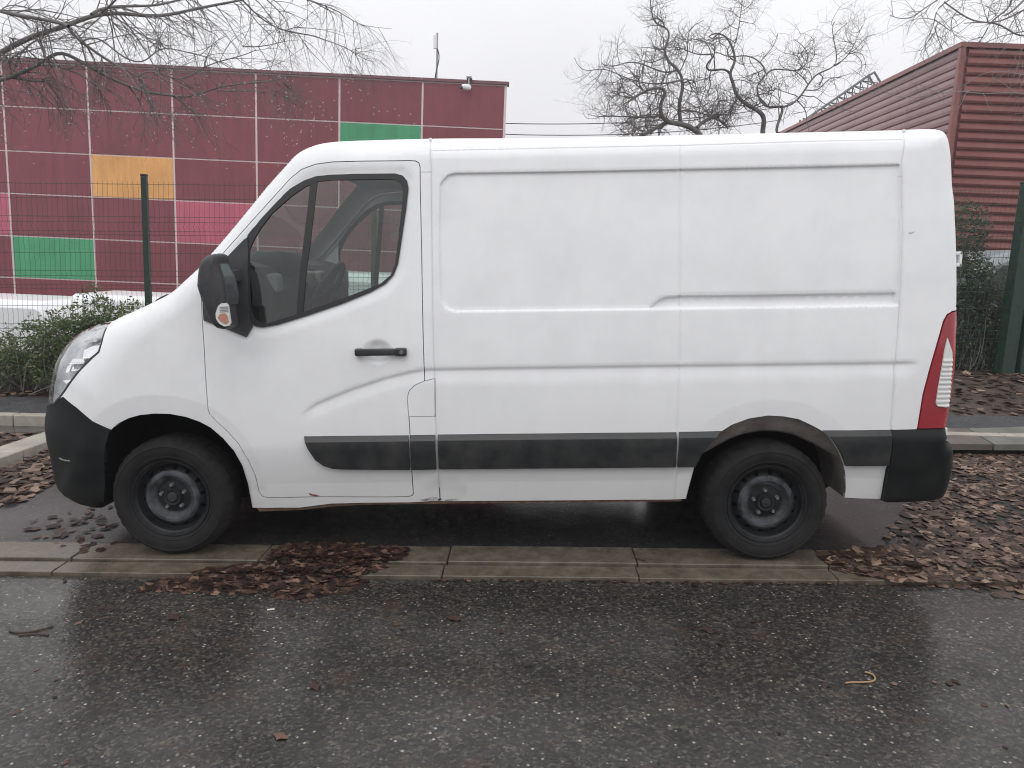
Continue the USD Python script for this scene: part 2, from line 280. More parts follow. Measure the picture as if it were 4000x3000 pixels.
YAWF = math.degrees(math.atan2(0.72, 17.5))
fo = at_y(344, 429, 24.0)
facade = thing('panel_clad_building', 'long building clad in maroon panels with green, orange and pink ones, behind the fence', 'building', fo, rotz=YAWF)
PW, ROWS = 2.905, [1.475, 0.0, -1.50, -2.96, -4.44, -5.92, -7.4]
col_of = {(2, 2): 'orange', (3, 3): 'pink', (0, 3): 'pink', (1, 4): 'green', (5, 1): 'green'}
cols = list(range(-2, 7))
for c in cols:
    for r in range(6):
        x0, x1, z1, z0 = (c - 2) * PW, (c - 1) * PW, ROWS[r], ROWS[r + 1]
        obj('cladding_panel', rbox(x0 + .035, x1 - .035, 0.0, 0.06, z0 + .022, z1 - .022, 0.006, 4), PAN[col_of.get((c, r), 'maroon')], facade,
            label={'green': 'green panel', 'orange': 'orange panel', 'pink': 'pink panel'}.get(col_of.get((c, r))))
XE = 5 * PW
for c in range(-4, 6):
    obj('upright_joint', box(c * PW - .034, c * PW + .034, 0.012, 0.07, ROWS[-1], ROWS[0]), M['joint'], facade)
for r in range(0, 6):
    obj('level_joint', box(-4 * PW, XE, 0.016, 0.065, ROWS[r] - .021, ROWS[r] + .021), M['joint'], facade)
obj('wall', box(-4 * PW, XE - .03, 0.07, 14, -9, ROWS[0] + .02), M['flash'], facade)
obj('corner_profile', box(XE - .035, XE + .05, -.01, .12, -9, ROWS[0] + .02), M['joint'], facade)
obj('roof_edge', box(-4 * PW, XE + .12, -.07, .3, ROWS[0] + .025, ROWS[0] + .125), M['flash'], facade)
obj('roof', box(-4 * PW, XE, .3, 14, ROWS[0] + .03, ROWS[0] + .1), M['grey_metal'], facade)
# camera and antenna on it
def on_facade(X, Y, off=0.0):
    a = math.radians(YAWF); n = np.array([-math.sin(a), math.cos(a), 0]); d = ray(X, Y); t = ((fo + n * off - CAM) @ n) / (d @ n); return CAM + t * d
pc = on_facade(1007 * D, 188 * D, -0.35)
cctv = thing('security_camera', 'white dome security camera on a bracket under the roof edge of the maroon building', 'camera', pc)
obj('housing', revolve([(0.0, -.16), (.07, -.15), (.1, -.05), (.11, .08), (.07, .16), (0, .17)], 16).apply_transform(trimesh.transformations.rotation_matrix(-1.1, [0, 0, 1])), M['white_metal'], cctv, smooth=True)
obj('lens', trimesh.creation.icosphere(2, .06).apply_translation([-.16, -.08, -.04]), M['dark_plastic'], cctv, smooth=True)
obj('bracket', cat_([box(.06, .11, -.02, .03, .05, .33), box(.0, .18, -.02, .4, .30, .36)]), M['grey_metal'], cctv)
pm = on_facade(943 * D, 172 * D, 0.9)
mast = thing('antenna_mast', 'thin antenna mast with a pale box on the roof of the maroon building', 'antenna', pm)
_t = on_facade(944.5 * D, 71 * D, 0.9) - pm
obj('pole', tubes([(np.array([[0, 0, -.4], [.0, 0, _t[2] * .5], [_t[0], 0, _t[2]]]), .035)], 8), M['grey_metal'], mast)
obj('antenna_panel', rbox(-.14, -.02, -.05, .05, _t[2] * .66, _t[2] * .95, .015), M['white_metal'], mast)
obj('cable', tubes([(spline([[.05, -.05, -.3], [-.02, -.05, .25], [.06, -.05, .6], [.0, -.05, _t[2] * .66]], .05), .02)], 5), M['dark_plastic'], mast)
for k, (a, b) in enumerate((((1090, 266.5), (1300, 254)), ((1088, 290), (1300, 279)))):
    p0, p1 = on_facade(a[0] * D, a[1] * D, .5), at_y(b[0] * D, b[1] * D, 27); p2 = p0 + (p1 - p0) * 3.2
    mid = (p0 + p2) / 2 - [0, 0, .25]
    o = obj('overhead_cable', tubes([(spline([p0, mid, p2], .8), .016)], 5), M['dark_plastic'],
            label=('upper' if k == 0 else 'lower') + ' of two thin overhead cables running right from the maroon building', cat='cable')

# ------------------------------------------------------------------ right building: red boards
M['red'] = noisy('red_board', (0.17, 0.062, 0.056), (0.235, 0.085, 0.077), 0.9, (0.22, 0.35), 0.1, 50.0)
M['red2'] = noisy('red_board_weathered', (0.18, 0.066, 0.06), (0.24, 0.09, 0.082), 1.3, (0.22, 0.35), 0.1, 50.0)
M['mauve'] = noisy('sheen_pale_board', (0.25, 0.155, 0.155), (0.31, 0.20, 0.20), 0.7, (0.25, 0.35))  # sky sheen and haze painted in as a paler side-board colour
rc = at_y(3763, 172, 10.0)
red = thing('red_building', 'red building with horizontal cladding boards, its corner rising behind the rear of the van', 'building', rc)
BH = 0.152
for k in range(46):
    z1 = -0.065 - k * BH; z0 = z1 - BH
    pr = Polygon([(0, z0 + .022), (-.028, z0 + .034), (-.052, (z0 + z1) / 2 - .01), (-.045, z1 - .03), (-.015, z1), (0, z1)])
    m = trimesh.creation.extrude_polygon(pr, 9.0, engine='earcut'); v = m.vertices
    front = trimesh.Trimesh(np.column_stack([v[:, 2] + .09, v[:, 0], v[:, 1]]), m.faces, process=False)
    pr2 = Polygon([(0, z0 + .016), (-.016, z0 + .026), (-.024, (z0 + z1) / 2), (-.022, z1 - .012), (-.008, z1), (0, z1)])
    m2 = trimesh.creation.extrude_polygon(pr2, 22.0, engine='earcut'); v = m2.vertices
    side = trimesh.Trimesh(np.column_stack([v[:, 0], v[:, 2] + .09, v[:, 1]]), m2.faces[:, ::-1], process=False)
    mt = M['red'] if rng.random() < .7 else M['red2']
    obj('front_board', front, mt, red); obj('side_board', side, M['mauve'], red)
obj('wall', box(0.002, 9.1, 0.002, 22.1, -8, -.055), M['flash'], red)
obj('corner_trim', cat_([box(-.058, .03, -.058, .0, -8, -.06), box(-.058, .0, .0, .03, -8, -.06)]), M['red2'], red)
obj('roof_edge', cat_([box(-.07, 9.1, -.07, .1, -.06, .02), box(-.07, .1, .1, 22.1, -.06, .02)]), M['red2'], red)
obj('roof', box(.1, 9.1, .1, 22.1, -.05, -.02), M['grey_metal'], red)
# lattice girder seen over its roof
pl = at_y(1862 * D, 190 * D, 48.0)
M['lattice'] = principled('lattice_steel', (0.10, 0.105, 0.11), 0.6)
lat = thing('lattice_girder', 'grey steel lattice girder rising beyond the roof of the red building', 'girder', pl)
gl = []
A0, A1 = np.array([-3.4, 0, -2.6]), np.array([.75, 0, .55])
ax = (A1 - A0) / np.linalg.norm(A1 - A0); nrm = np.array([-ax[2], 0, ax[0]]); L = np.linalg.norm(A1 - A0)
corners = [(nrm * s * .42 + np.array([0, t * .42, 0])) for s in (-1, 1) for t in (-1, 1)]
obj('chord', tubes([(np.array([A0 + c, A1 + c]), .05) for c in corners], 5), M['lattice'], lat)
for k in range(9):
    for ci in range(4):
        c0, c1 = corners[ci], corners[(ci + 1 + (ci == 1)) % 4 if ci != 1 else 3]
        gl.append((np.array([A0 + ax * L * k / 9 + c0, A0 + ax * L * (k + 1) / 9 + c1]), .035)); gl.append((np.array([A0 + ax * L * (k + 1) / 9 + c0, A0 + ax * L * k / 9 + c1]), .03))
obj('bracing', tubes(gl, 4), M['lattice'], lat)
obj('end_frame', tubes([(np.array([A1 + corners[0], A1 + corners[1], A1 + corners[3], A1 + corners[2], A1 + corners[0]]), .07)], 5), M['lattice'], lat)
obj('leg', tubes([(np.array([A0 + c * .8 + [0, 0, .3], A0 + c * .8 + [-.35, 0, -14]]), .06) for c in corners], 5), M['lattice'], lat)

# ------------------------------------------------------------------ fence
M['fence'] = noisy('fence_green', (0.005, 0.018, 0.012), (0.012, 0.034, 0.023), 14.0, (0.35, 0.5))
pL = at_y(316 * D, 520 * D, 4.9)[:2]; pR = np.array([5.84, 5.44])
fd = (pR - pL); nbay = 4
fd = fd / np.linalg.norm(fd); PITCHF = 2.56
ztop = at_y(316 * D, 381 * D, 4.9)[2] - gz(pL[0])
fence = thing('mesh_fence', 'green welded mesh fence on square posts running behind the white van', 'fence')
def fence_pt(s): return pL + fd * s
stations = [k * PITCHF for k in range(-4, 5)]
stations = [s for s in stations if fence_pt(s)[0] < 5.2] + [float((pR - pL) @ fd)]
rot = math.atan2(fd[1], fd[0])
for s in stations:
    p = fence_pt(s); z = gz(p[0]); wide = s == stations[-1]
    w = 0.03 if not wide else 0.08
    m = rbox(-w, w, -w, w, -.3, ztop, .006, 6); m.apply_transform(trimesh.transformations.rotation_matrix(rot, [0, 0, 1])); m.apply_translation([p[0], p[1], z])
    po = obj('post', m, M['fence'], fence, label='wide gate post' if wide else None)
    obj('cap', rbox(-w - .004, w + .004, -w - .004, w + .004, ztop, ztop + .025, .008, 6).apply_transform(trimesh.transformations.rotation_matrix(rot, [0, 0, 1])).apply_translation([p[0], p[1], z]), M['dark_plastic'], po)
HF = ztop - 0.06
folds = [0.12, 0.72, 1.32, 1.92]
def foldy(z): 
    for f in folds:
        if abs(z - f) < .05: return .03 * (1 - abs(z - f) / .05)
    return 0
zprof = sorted([0.03, HF] + [f + d for f in folds for d in (-.05, 0, .05) if f + d < HF])
hz = sorted(set([round(v, 3) for v in np.arange(.03, HF, .2)] + [f + d for f in folds for d in (-.05, .05)] + [HF - .03]))
for a, b in zip(stations[:-1], stations[1:]):
    L = b - a; lines = []
    n = int(L / .0555)
    for i in range(1, n):
        s = a + i * L / n; p = fence_pt(s); z = gz(p[0])
        lines.append((np.array([[p[0], p[1] - .03 - foldy(q), z + q] for q in zprof]), .0016))
    for q in hz:
        P = [fence_pt(a + .02 + (L - .04) * f) for f in (0, .5, 1)]
        lines.append((np.array([[p[0], p[1] - .034 - foldy(q), gz(p[0]) + q] for p in P]), .0025))
    obj('mesh_panel', tubes(lines, 4), M['fence'], fence)
# gate to the right of the wide post
gate = thing('mesh_gate', 'dark green gate frame beside the wide post at the right edge', 'gate', (pR[0], pR[1], float(gz(pR[0]))))
gp = [(.16, 0), (.22, 0)]
obj('gate_post', rbox(.13, .24, -.10, .01, -.3, 2.15, .006, 6), M['fence'], gate)
obj('gate_frame', cat_([box(.27, .32, -.06, -.01, .1, 2.0), box(2.3, 2.36, -.06, -.01, .1, 2.0), box(.32, 2.3, -.06, -.01, .1, .16), box(.32, 2.3, -.06, -.01, 1.94, 2.0)]), M['fence'], gate)
obj('gate_mesh', tubes([(np.array([[x, -.035, .16], [x, -.035, 1.94]]), .003) for x in np.arange(.36, 2.3, .055)] + [(np.array([[.32, -.03, z], [2.3, -.03, z]]), .0034) for z in np.arange(.3, 1.9, .2)], 4), M['fence'], gate)

# ------------------------------------------------------------------ vehicles parked behind the fence
M['car_white'] = principled('parked_white_paint', (0.72, 0.73, 0.74), 0.3, coat_weight=0.3)
M['car_grey'] = principled('parked_grey_paint', (0.2, 0.225, 0.235), 0.35, coat_weight=0.3)
M['car_glass'] = principled('parked_glass', (0.03, 0.035, 0.035), 0.08)
M['rubber'] = noisy('tyre_rubber', (0.006, 0.006, 0.006), (0.015, 0.015, 0.0145), 12.0, (0.65, 0.85), 0.3, 160.0, bdist=0.003, coord='obj', specular_ior_level=0.25)
M['hub'] = principled('parked_hub', (0.35, 0.36, 0.37), 0.4, metallic=0.5)
M['red_lens'] = principled('red_lens', (0.24, 0.012, 0.018), 0.15, coat_weight=0.6)
def simple_van(label, loc, rotz, paint, L, H, nose, group):
    t = thing('parked_van', label, 'van', loc, rotz=rotz, group=group); W = 1.85
    prof = np.array([(0, .35), (0, .75), (.12, .95), (nose, 1.12), (nose + .75, H - .12), (nose + 1.05, H), (L - .2, H), (L, H - .2), (L, .35)])
    g = Polygon(prof).buffer(-.12).buffer(.12)
    layers = []
    for y, ins in ((0, .14), (.05, .06), (.16, 0), (W - .16, 0), (W - .05, .06), (W, .14)):
        q = g.buffer(-ins) if ins else g; c = np.array(q.exterior.coords)[:-1]; c = np.array([q.exterior.interpolate(f, True).coords[0] for f in np.linspace(0, 1, 80, endpoint=False)])
        layers.append(np.column_stack([c[:, 0], np.full(80, y), c[:, 1]]))
    v = np.vstack(layers); F = []
    for k in range(5):
        for i in range(80):
            a, b = k * 80 + i, k * 80 + (i + 1) % 80; F += [(a, b, b + 80), (a, b + 80, a + 80)]
    for k in (0, 5):
        ci = len(v); v = np.vstack([v, layers[k].mean(0)]); F += [(k * 80 + i, k * 80 + (i + 1) % 80, ci) for i in range(80)]
    obj('body', trimesh.Trimesh(v, F, process=False), paint, t, smooth=40)
    for y in (-.004, W + .004):
        wp = Polygon([(nose + .55, 1.14), (nose + .95, H - .22), (nose + 1.75, H - .22), (nose + 1.75, 1.14)]).buffer(-.04).buffer(.04)
        m = trimesh.creation.extrude_polygon(wp, .012, engine='earcut'); q = m.vertices; obj('side_window', trimesh.Trimesh(np.column_stack([q[:, 0], q[:, 2] + y - .006, q[:, 1]]), m.faces), M['car_glass'], t)
    a, b = np.array([nose + .06, 1.2]), np.array([nose + .72, H - .17]); d = (b - a) / np.linalg.norm(b - a); n = np.array([-d[1], d[0]])
    ws = np.array([[*(a + n * .02), .15], [*(a + n * .02), W - .15], [*(b + n * .02), W - .2], [*(b + n * .02), .2]])
    obj('windscreen', (ws[:, [0, 2, 1]], np.array([[0, 1, 2], [0, 2, 3]])), M['car_glass'], t)
    for x in (.85, L - .8):
        for y in (.02, W - .22):
            w = obj('wheel', revolve([(0, 0), (.2, 0), (.22, .02), (.29, 0), (.325, .03), (.325, .17), (.29, .2), (0, .2)], 32).apply_translation([x, y, .325]), M['rubber'], t, smooth=40)
            obj('hub', revolve([(0, -.012), (.12, -.01), (.2, .0), (.2, .01)], 24).apply_translation([x, y if y < 1 else y + .19, .325]), M['hub'], w, smooth=40)
    for y in (.12, W - .3):
        obj('tail_light', rbox(L - .05, L + .02, y, y + .18, .8, 1.3, .02), M['red_lens'], t)
        obj('headlight', rbox(-.02, .1, y, y + .18, .72, .9, .02), M['hub'], t)
    return t
def gl_(x, y): return float(gz(x) + drop(np.array(x), np.array(y)))
# white vans seen through the fence on the left, a third through the cab window, a grey one on the right
pv = at_y(108 * D, 650 * D, 10.2)
simple_van('white van cut by the left edge of the photo, behind the fence and shrub', (pv[0] - 4.3, 10.2, pv[2] - 2.02), 0, M['car_white'], 4.3, 2.0, 1.0, 'white vans parked behind the fence')
pv = at_y(126 * D, 636 * D, 11.5)
simple_van('white van with long roof behind the green shrub and the fence post', (pv[0] + 4.7, 13.4, pv[2] - 2.10), 180, M['car_white'], 4.7, 2.12, 0.75, 'white vans parked behind the fence')
pv = at_y(790 * D, 592 * D, 9.4)
simple_van('white van seen through the cab windows of the big white van', (pv[0] - 3.0, 9.4, pv[2] - 1.90), 0, M['car_white'], 4.6, 1.9, 0.9, 'white vans parked behind the fence')
pv = at_y(2125 * D, 540 * D, 7.3)
simple_van('grey van half hidden by the hedge in front of the red building', (pv[0] - 1.15, 7.3, float(gz(pv[0])) - .1), 0, M['car_grey'], 4.4, pv[2] - float(gz(pv[0])) + .12, 0.5, None)

# ------------------------------------------------------------------ bare trees
M['bark'] = noisy('grey_bark', (0.09, 0.083, 0.08), (0.18, 0.168, 0.16), 18.0, (0.6, 0.85), 0.6, 60.0, bdist=0.01)
M['twig'] = noisy('twig_bark', (0.08, 0.07, 0.067), (0.13, 0.115, 0.11), 6.0, (0.5, 0.8))
M['twig_hazed'] = noisy('hazed_twig_bark', (0.16, 0.145, 0.14), (0.25, 0.235, 0.225), 6.0, (0.6, 0.8))  # haze over the upper right tree painted in as lighter bark
def walk(p, d, L, r0, r1, curl, pull, step):
    n = max(3, int(L / step)); pts = [np.array(p, float)]; d = np.array(d, float); d /= np.linalg.norm(d); w = rng.normal(size=3)
    for i in range(n):
        w = w * 0.72 + rng.normal(size=3) * 0.7
        d = d + step * (curl * w + np.asarray(pull)); d /= np.linalg.norm(d); pts.append(pts[-1] + d * step)
    return np.array(pts), np.linspace(r0, r1, n + 1)
def frame_dir(t, out, spread):
    """a side direction leaving the branch direction t, leaning to out"""
    v = rng.normal(size=3); v -= t * (v @ t); v /= np.linalg.norm(v) + 1e-9
    return t * (1 - spread) + v * spread + np.asarray(out)
def limb3(px, depth, r0, r1, step=.06, wob=.0):
    P = np.array([at_y(x, y, depth if np.isscalar(depth) else depth[i]) for i, (x, y) in enumerate(px)])
    c = spline(P, step)
    if wob: c = c + np.cumsum(rng.normal(size=c.shape), 0) * wob * step
    return c, np.linspace(r0, r1, len(c))
def sprout(parent, n, L, r, curl, pull, step, lo=.1, hi=1.0, out=(0, 0, 0), spread=.75, taper=.35):
    pts, rad = parent; res = []
    for f in np.sort(rng.uniform(lo, hi, n)):
        i = min(int(f * (len(pts) - 1)), len(pts) - 2); t = pts[i + 1] - pts[i]; t /= np.linalg.norm(t) + 1e-9
        l = rng.uniform(*L) * (1.15 - .5 * f); rr = min(r * rng.uniform(.75, 1.2), rad[i] * .75)
        res.append(walk(pts[i], frame_dir(t, out, spread), l, rr, rr * taper, curl, pull, step))
    return res
def s3(px, ox, oy, k): return [(ox + x / k, oy + y / k) for x, y in px]

def contorted_tree(label, limbs, base, depth, seed, ntw):
    global rng
    rng = np.random.default_rng(seed)
    p0 = at_y(*limbs[0][0][0], depth)
    bz = float(gz(base[0]) + drop(np.array(base[0]), np.array(base[1]))) - .1
    t = thing('bare_tree', label, 'tree', (0, 0, 0), group=None)
    main = []
    for px, r0, r1, dy in limbs:
        dep = depth + np.linspace(0, dy, len(px)); main.append(limb3(px, dep, r0, r1, .06, .02))
    trunk = (spline([[base[0], base[1], bz], [base[0] + .05, base[1], (bz + p0[2]) / 2], p0 - [0, 0, .02]], .15))
    obj('trunk', tubes([(trunk, np.linspace(.10, limbs[0][1], len(trunk)))], 10), M['bark'], t, smooth=True)
    for m_ in main: obj('limb', tubes([m_], 8), M['bark'], t, smooth=True)
    b1 = [b for m_ in main for b in sprout(m_, ntw, (.4, .98), .009, 4.2, (-.1, 0, .35), .05, .12, 1, (0, 0, .1), .85)]
    b2 = [b for m_ in b1 for b in sprout(m_, 6, (.25, .65), .0062, 4.6, (0, 0, .5), .045, .15, 1, (0, 0, .1), .8)]
    b3 = [b for m_ in b2 for b in sprout(m_, 4, (.1, .32), .0048, 4.0, (0, 0, 1.3), .04, .2, 1, (0, 0, .2), .7)]
    obj('branch', tubes(b1, 5), M['bark'], t)
    obj('twig', tubes(b2 + b3, 3), M['twig'], t, kind='stuff')
    return t
k = 2.212
T2a = [([*s3([(1190, 1180), (1130, 1120), (1000, 1070), (900, 1045), (862, 1010), (850, 900), (880, 780), (800, 760), (640, 830), (520, 900)], 2200, 0, k)], 0.0450, 0.0099, -.5),
       ([*s3([(1020, 1075), (1005, 960), (1012, 860), (1035, 760), (1030, 680), (990, 600), (940, 555), (895, 490), (880, 430), (912, 340), (900, 250), (822, 212), (765, 100), (755, -40)], 2200, 0, k)], 0.0300, 0.0074, .3),
       ([*s3([(905, 1050), (800, 1110), (700, 1165), (600, 1230)], 2200, 0, k)], 0.0330, 0.0186, -.6),
       ([*s3([(1150, 1110), (1180, 1080), (1260, 1020), (1330, 1030), (1420, 1110)], 2200, 0, k)], 0.0300, 0.0124, .5),
       ([*s3([(985, 600), (860, 620), (700, 560), (560, 540), (420, 570), (330, 540)], 2200, 0, k)], 0.0132, 0.0050, -.4),
       ([*s3([(1030, 690), (900, 720), (700, 720), (500, 660), (330, 600), (200, 610), (90, 500)], 2200, 0, k)], 0.0132, 0.0037, -.8),
       ([*s3([(850, 990), (700, 1010), (480, 1000), (300, 1000), (200, 980)], 2200, 0, k)], 0.0132, 0.0037, -.8),
       ([*s3([(1010, 960), (1130, 960), (1260, 1000), (1360, 1040), (1420, 1090)], 2200, 0, k)], 0.0150, 0.0062, .6)]
T2b = [([*s3([(1732, 1190), (1730, 1080), (1728, 1010), (1680, 955), (1560, 885), (1490, 800), (1460, 700), (1442, 640), (1480, 540), (1470, 430), (1400, 315), (1330, 290), (1260, 320)], 2200, 0, k)], 0.0420, 0.0087, -.4),
       ([*s3([(1880, 1160), (1880, 1000), (1885, 925), (1780, 925), (1710, 875), (1680, 740), (1745, 640), (1700, 540), (1560, 480), (1420, 520)], 2200, 0, k)], 0.0240, 0.0074, .5),
       ([*s3([(1442, 640), (1350, 600), (1255, 600), (1240, 560), (1300, 480), (1200, 470), (1060, 430), (900, 410)], 2200, 0, k)], 0.0180, 0.0050, -.7),
       ([*s3([(1885, 920), (2000, 880), (2100, 760), (2200, 640), (2212 + 130, 560), (2330, 330), (2340, 190)], 2200, 0, k)], 0.0180, 0.0056, .8),
       ([*s3([(2342, 560), (2460, 470), (2540, 330), (2590, 220)], 2200, 0, k)], 0.0108, 0.0037, .9),
       ([*s3([(1465, 430), (1510, 260), (1540, 60), (1555, -40)], 2200, 0, k)], 0.0108, 0.0037, .3),
       ([*s3([(1755, 640), (1900, 600), (2060, 590), (2110, 480), (2070, 400), (1990, 340)], 2200, 0, k)], 0.0120, 0.0043, .4)]
_b = at_y(2200 + 1190 / k, 1180 / k, 8.2); _b2 = at_y(2200 + 1732 / k, 1190 / k, 9.0)
contorted_tree('bare tree with twisted branches, nearer the middle, behind the van roof', T2a, (_b[0], 8.2), 8.2, 31, 13)
contorted_tree('bare tree with twisted branches beside the red building, behind the van roof', T2b, (_b2[0], 9.0), 9.0, 57, 12)

# weeping tree reaching in from the upper left
rng = np.random.default_rng(91)
k = 2.212; q = lambda px: s3(px, 0, 0, k)
wt = thing('bare_tree', 'weeping bare tree reaching into the upper left corner over the maroon building', 'tree')
LW = [(q([(-420, 800), (-180, 580), (0, 460), (290, 315), (580, 218), (800, 140), (1000, 118), (1350, 138), (1700, 78), (2050, 10), (2300, -60)]), 0.0284, 0.0084, .6),
      (q([(790, 125), (1000, 60), (1300, 50), (1560, 0), (1700, -40)]), 0.0145, 0.0070, .9),
      (q([(-220, 10), (0, 95), (200, 140), (500, 195), (590, 228)]), 0.0106, 0.0154, -.3),
      (q([(590, 230), (680, 340), (800, 430), (1000, 560), (1190, 670), (1260, 800), (1290, 900), (1420, 1010)]), 0.0145, 0.0042, .1),
      (q([(-250, 740), (0, 690), (180, 630), (390, 520), (530, 462), (640, 500), (850, 620), (1100, 740), (1260, 795), (1500, 830), (1600, 838), (1850, 770), (2212, 720), (2500, 660)]), 0.0198, 0.0042, .5),
      (q([(395, 512), (345, 370), (305, 325)]), 0.0119, 0.0140, .1),
      (q([(-200, 610), (0, 655), (150, 682), (350, 702), (440, 690)]), 0.0112, 0.0070, .2),
      (q([(690, 370), (880, 352), (1050, 480), (1230, 530), (1380, 430), (1560, 440), (1760, 490), (2000, 600)]), 0.0079, 0.0035, .2),
      (q([(1190, 670), (1400, 640), (1540, 680), (1750, 590), (2050, 490), (2212, 430)]), 0.0079, 0.0035, .3),
      (s3([(-330, -40), (-60, 40), (0, 100), (130, 190), (260, 235), (400, 260), (520, 300), (650, 350), (750, 410), (860, 450)], 1000, 0, 1.8433), 0.0092, 0.0021, .5),
      (s3([(250, -60), (380, 0), (570, 75), (700, 150), (770, 182), (980, 210)], 1000, 0, 1.8433), 0.0066, 0.0017, .8),
      (s3([(-100, 330), (60, 330), (200, 300), (300, 290)], 1000, 0, 1.8433), 0.0053, 0.0017, .5),
      (q([(1000, 0), (900, 90), (840, 130)]), 0.0079, 0.0112, .5),
      (q([(1850, 770), (2000, 790), (2300, 800), (2500, 870)]), 0.0053, 0.0021, .4)]
WD = 3.4
main = [limb3(px, WD + np.linspace(0, dy, len(px)), r0, r1, .05, .008) for px, r0, r1, dy in LW]
tb = np.array([main[0][0][0][0] - 1.6, WD + .6, 0]); tb[2] = float(gz(tb[0])) + .05
top0 = main[0][0][0]
trunk = spline([tb, tb + [.05, 0, 1.2], tb + [.2, -.1, 2.2], tb + [.1, 0, 5.5]], .12)
obj('trunk', tubes([(trunk, np.linspace(.2, .08, len(trunk)))], 12), M['bark'], wt, smooth=True)
for st in (0, 4, 6, 2):
    e = main[st][0][0]; j = np.argmin(np.abs(trunk[:, 2] - (e[2] - .35))); main[st] = (np.vstack([spline([trunk[j], (trunk[j] + e) / 2 + [0, 0, .12], e], .08)[:-1], main[st][0]]), None)
    main[st] = (main[st][0], np.linspace(LW[st][1] * 1.3, LW[st][2], len(main[st][0])))
for m_ in main: obj('limb', tubes([m_], 8), M['bark'], wt, smooth=True)
w1 = [b for i, m_ in enumerate(main) for b in sprout(m_, int(8 + 13 * len(m_[0]) / 60), (.35, 1.0), .0066, 1.6, (.25, 0, -1.1), .045, .12, 1, (.2, 0, -.15), .7)]
w2 = [b for m_ in w1 for b in sprout(m_, 5, (.2, .7), .0038, 1.5, (.05, 0, -2.2), .04, .1, 1, (.1, 0, -.1), .6)]
w3 = [b for m_ in w2 for b in sprout(m_, 3, (.06, .22), .0024, 1.6, (.0, 0, -1.6), .035, .1, 1, (0, 0, -.1), .7)]
obj('branch', tubes(w1, 5), M['bark'], wt)
obj('twig', tubes(w2 + w3, 3), M['twig'], wt, kind='stuff')
# water drops hanging on the twigs
dr = []
ends = [b[0][rng.integers(2, len(b[0]))] for b in w2 + w3]
pick = rng.choice(len(ends), 800, replace=False)
ico = trimesh.creation.icosphere(0)
V = np.concatenate([ico.vertices * [.005, .003, .004] + ends[i] - [0, 0, .006] for i in pick]); Fc = np.concatenate([ico.faces + len(ico.vertices) * n for n in range(len(pick))])
M['drop'] = principled('water_drop', (0.85, 0.87, 0.9), 0.05, transmission_weight=0.25, ior=1.33)  # whitish base colour stands in for the glint of the drops
obj('rain_drops', (V, Fc), M['drop'], wt, kind='stuff')

# hazy weeping tree in the upper right corner
rng = np.random.default_rng(12)
k = 2.602; q = lambda px: s3(px, 3150, 0, k)
rt = thing('bare_tree', 'hazy bare tree hanging into the upper right corner over the red building', 'tree')
RW = [(q([(1500, -120), (1330, 0), (1160, 115), (1085, 165), (950, 185), (845, 150)]), 0.0165, 0.0045, .2),
      (q([(1520, -60), (1450, 0), (1335, 100), (1302, 200), (1290, 260), (1240, 370), (1210, 430), (1215, 510), (1255, 600)]), 0.0150, 0.0037, .3),
      (q([(1302, 200), (1390, 260), (1470, 322)]), 0.0075, 0.0037, .1), (q([(1305, 280), (1340, 390), (1375, 480), (1400, 530)]), 0.0075, 0.0030, .2),
      (q([(1400, 20), (1480, 80), (1600, 160), (1720, 212), (1950, 250), (2100, 335), (2300, 330)]), 0.0097, 0.0120, .2),
      (q([(2080, -60), (2010, 120), (1880, 230), (1780, 400), (1720, 450)]), 0.0225, 0.0060, .3),
      (q([(2400, 40), (2212, 100), (1960, 215), (1700, 232), (1600, 240)]), 0.0165, 0.0060, .1),
      (q([(2500, 260), (2212, 320), (2060, 350), (1900, 400), (1800, 445)]), 0.0120, 0.0045, .3),
      (q([(2350, -100), (2212, 0), (2120, 90), (2010, 160)]), 0.0225, 0.0120, .0)]
RW += [(q([(2700, 1000), (2300, 960), (2000, 945), (1750, 945), (1500, 925), (1340, 935), (1200, 880), (1050, 830)]), .009, .003, -.3),
       (q([(1340, 935), (1160, 980), (1000, 990), (800, 930), (690, 860), (560, 770), (460, 700)]), .005, .0025, .2), (q([(2600, 700), (2212, 760), (1900, 730), (1700, 800), (1560, 930)]), .007, .003, .1)]
RD = 7.6
main = [limb3(px, RD + np.linspace(0, dy, len(px)), r0, r1, .06, .01) for px, r0, r1, dy in RW]
tb = np.array([main[6][0][0][0] + 1.4, RD + .3, 0.]); tb[2] = float(gz(tb[0]))
trunk = spline([tb, tb + [-.05, 0, 2.5], tb + [.1, 0, 5], tb + [-.2, 0, 8.5]], .15)
obj('trunk', tubes([(trunk, np.linspace(.2, .06, len(trunk)))], 12), M['bark'], rt, smooth=True)
for st in (0, 1, 5, 6, 7, 8, 9, 11):
    e = main[st][0][0]; j = np.argmin(np.abs(trunk[:, 2] - (e[2] + .1))); c = spline([trunk[j], (trunk[j] + e) / 2 + [0, 0, .25], e], .1)
    p_ = np.vstack([c[:-1], main[st][0]]); main[st] = (p_, np.linspace(RW[st][1] * 1.3, RW[st][2], len(p_)))
for m_ in main: obj('limb', tubes([m_], 7), M['twig_hazed'], rt, smooth=True)
w1 = [b for i, m_ in enumerate(main) for b in sprout(m_, int(5 + 12 * len(m_[0]) / 60), (.3, 1.0), .006, 2.0, (-.1, 0, -.9), .05, .15 if i < 5 else .3, 1, (-.1, 0, -.1), .8)]
w2 = [b for m_ in w1 for b in sprout(m_, 5, (.2, .55), .0038, 2.0, (0, 0, -1.3), .05, .1, 1, (0, 0, -.1), .7)]
obj('branch', tubes(w1, 4), M['twig_hazed'], rt)
obj('twig', tubes(w2, 3), M['twig_hazed'], rt, kind='stuff')

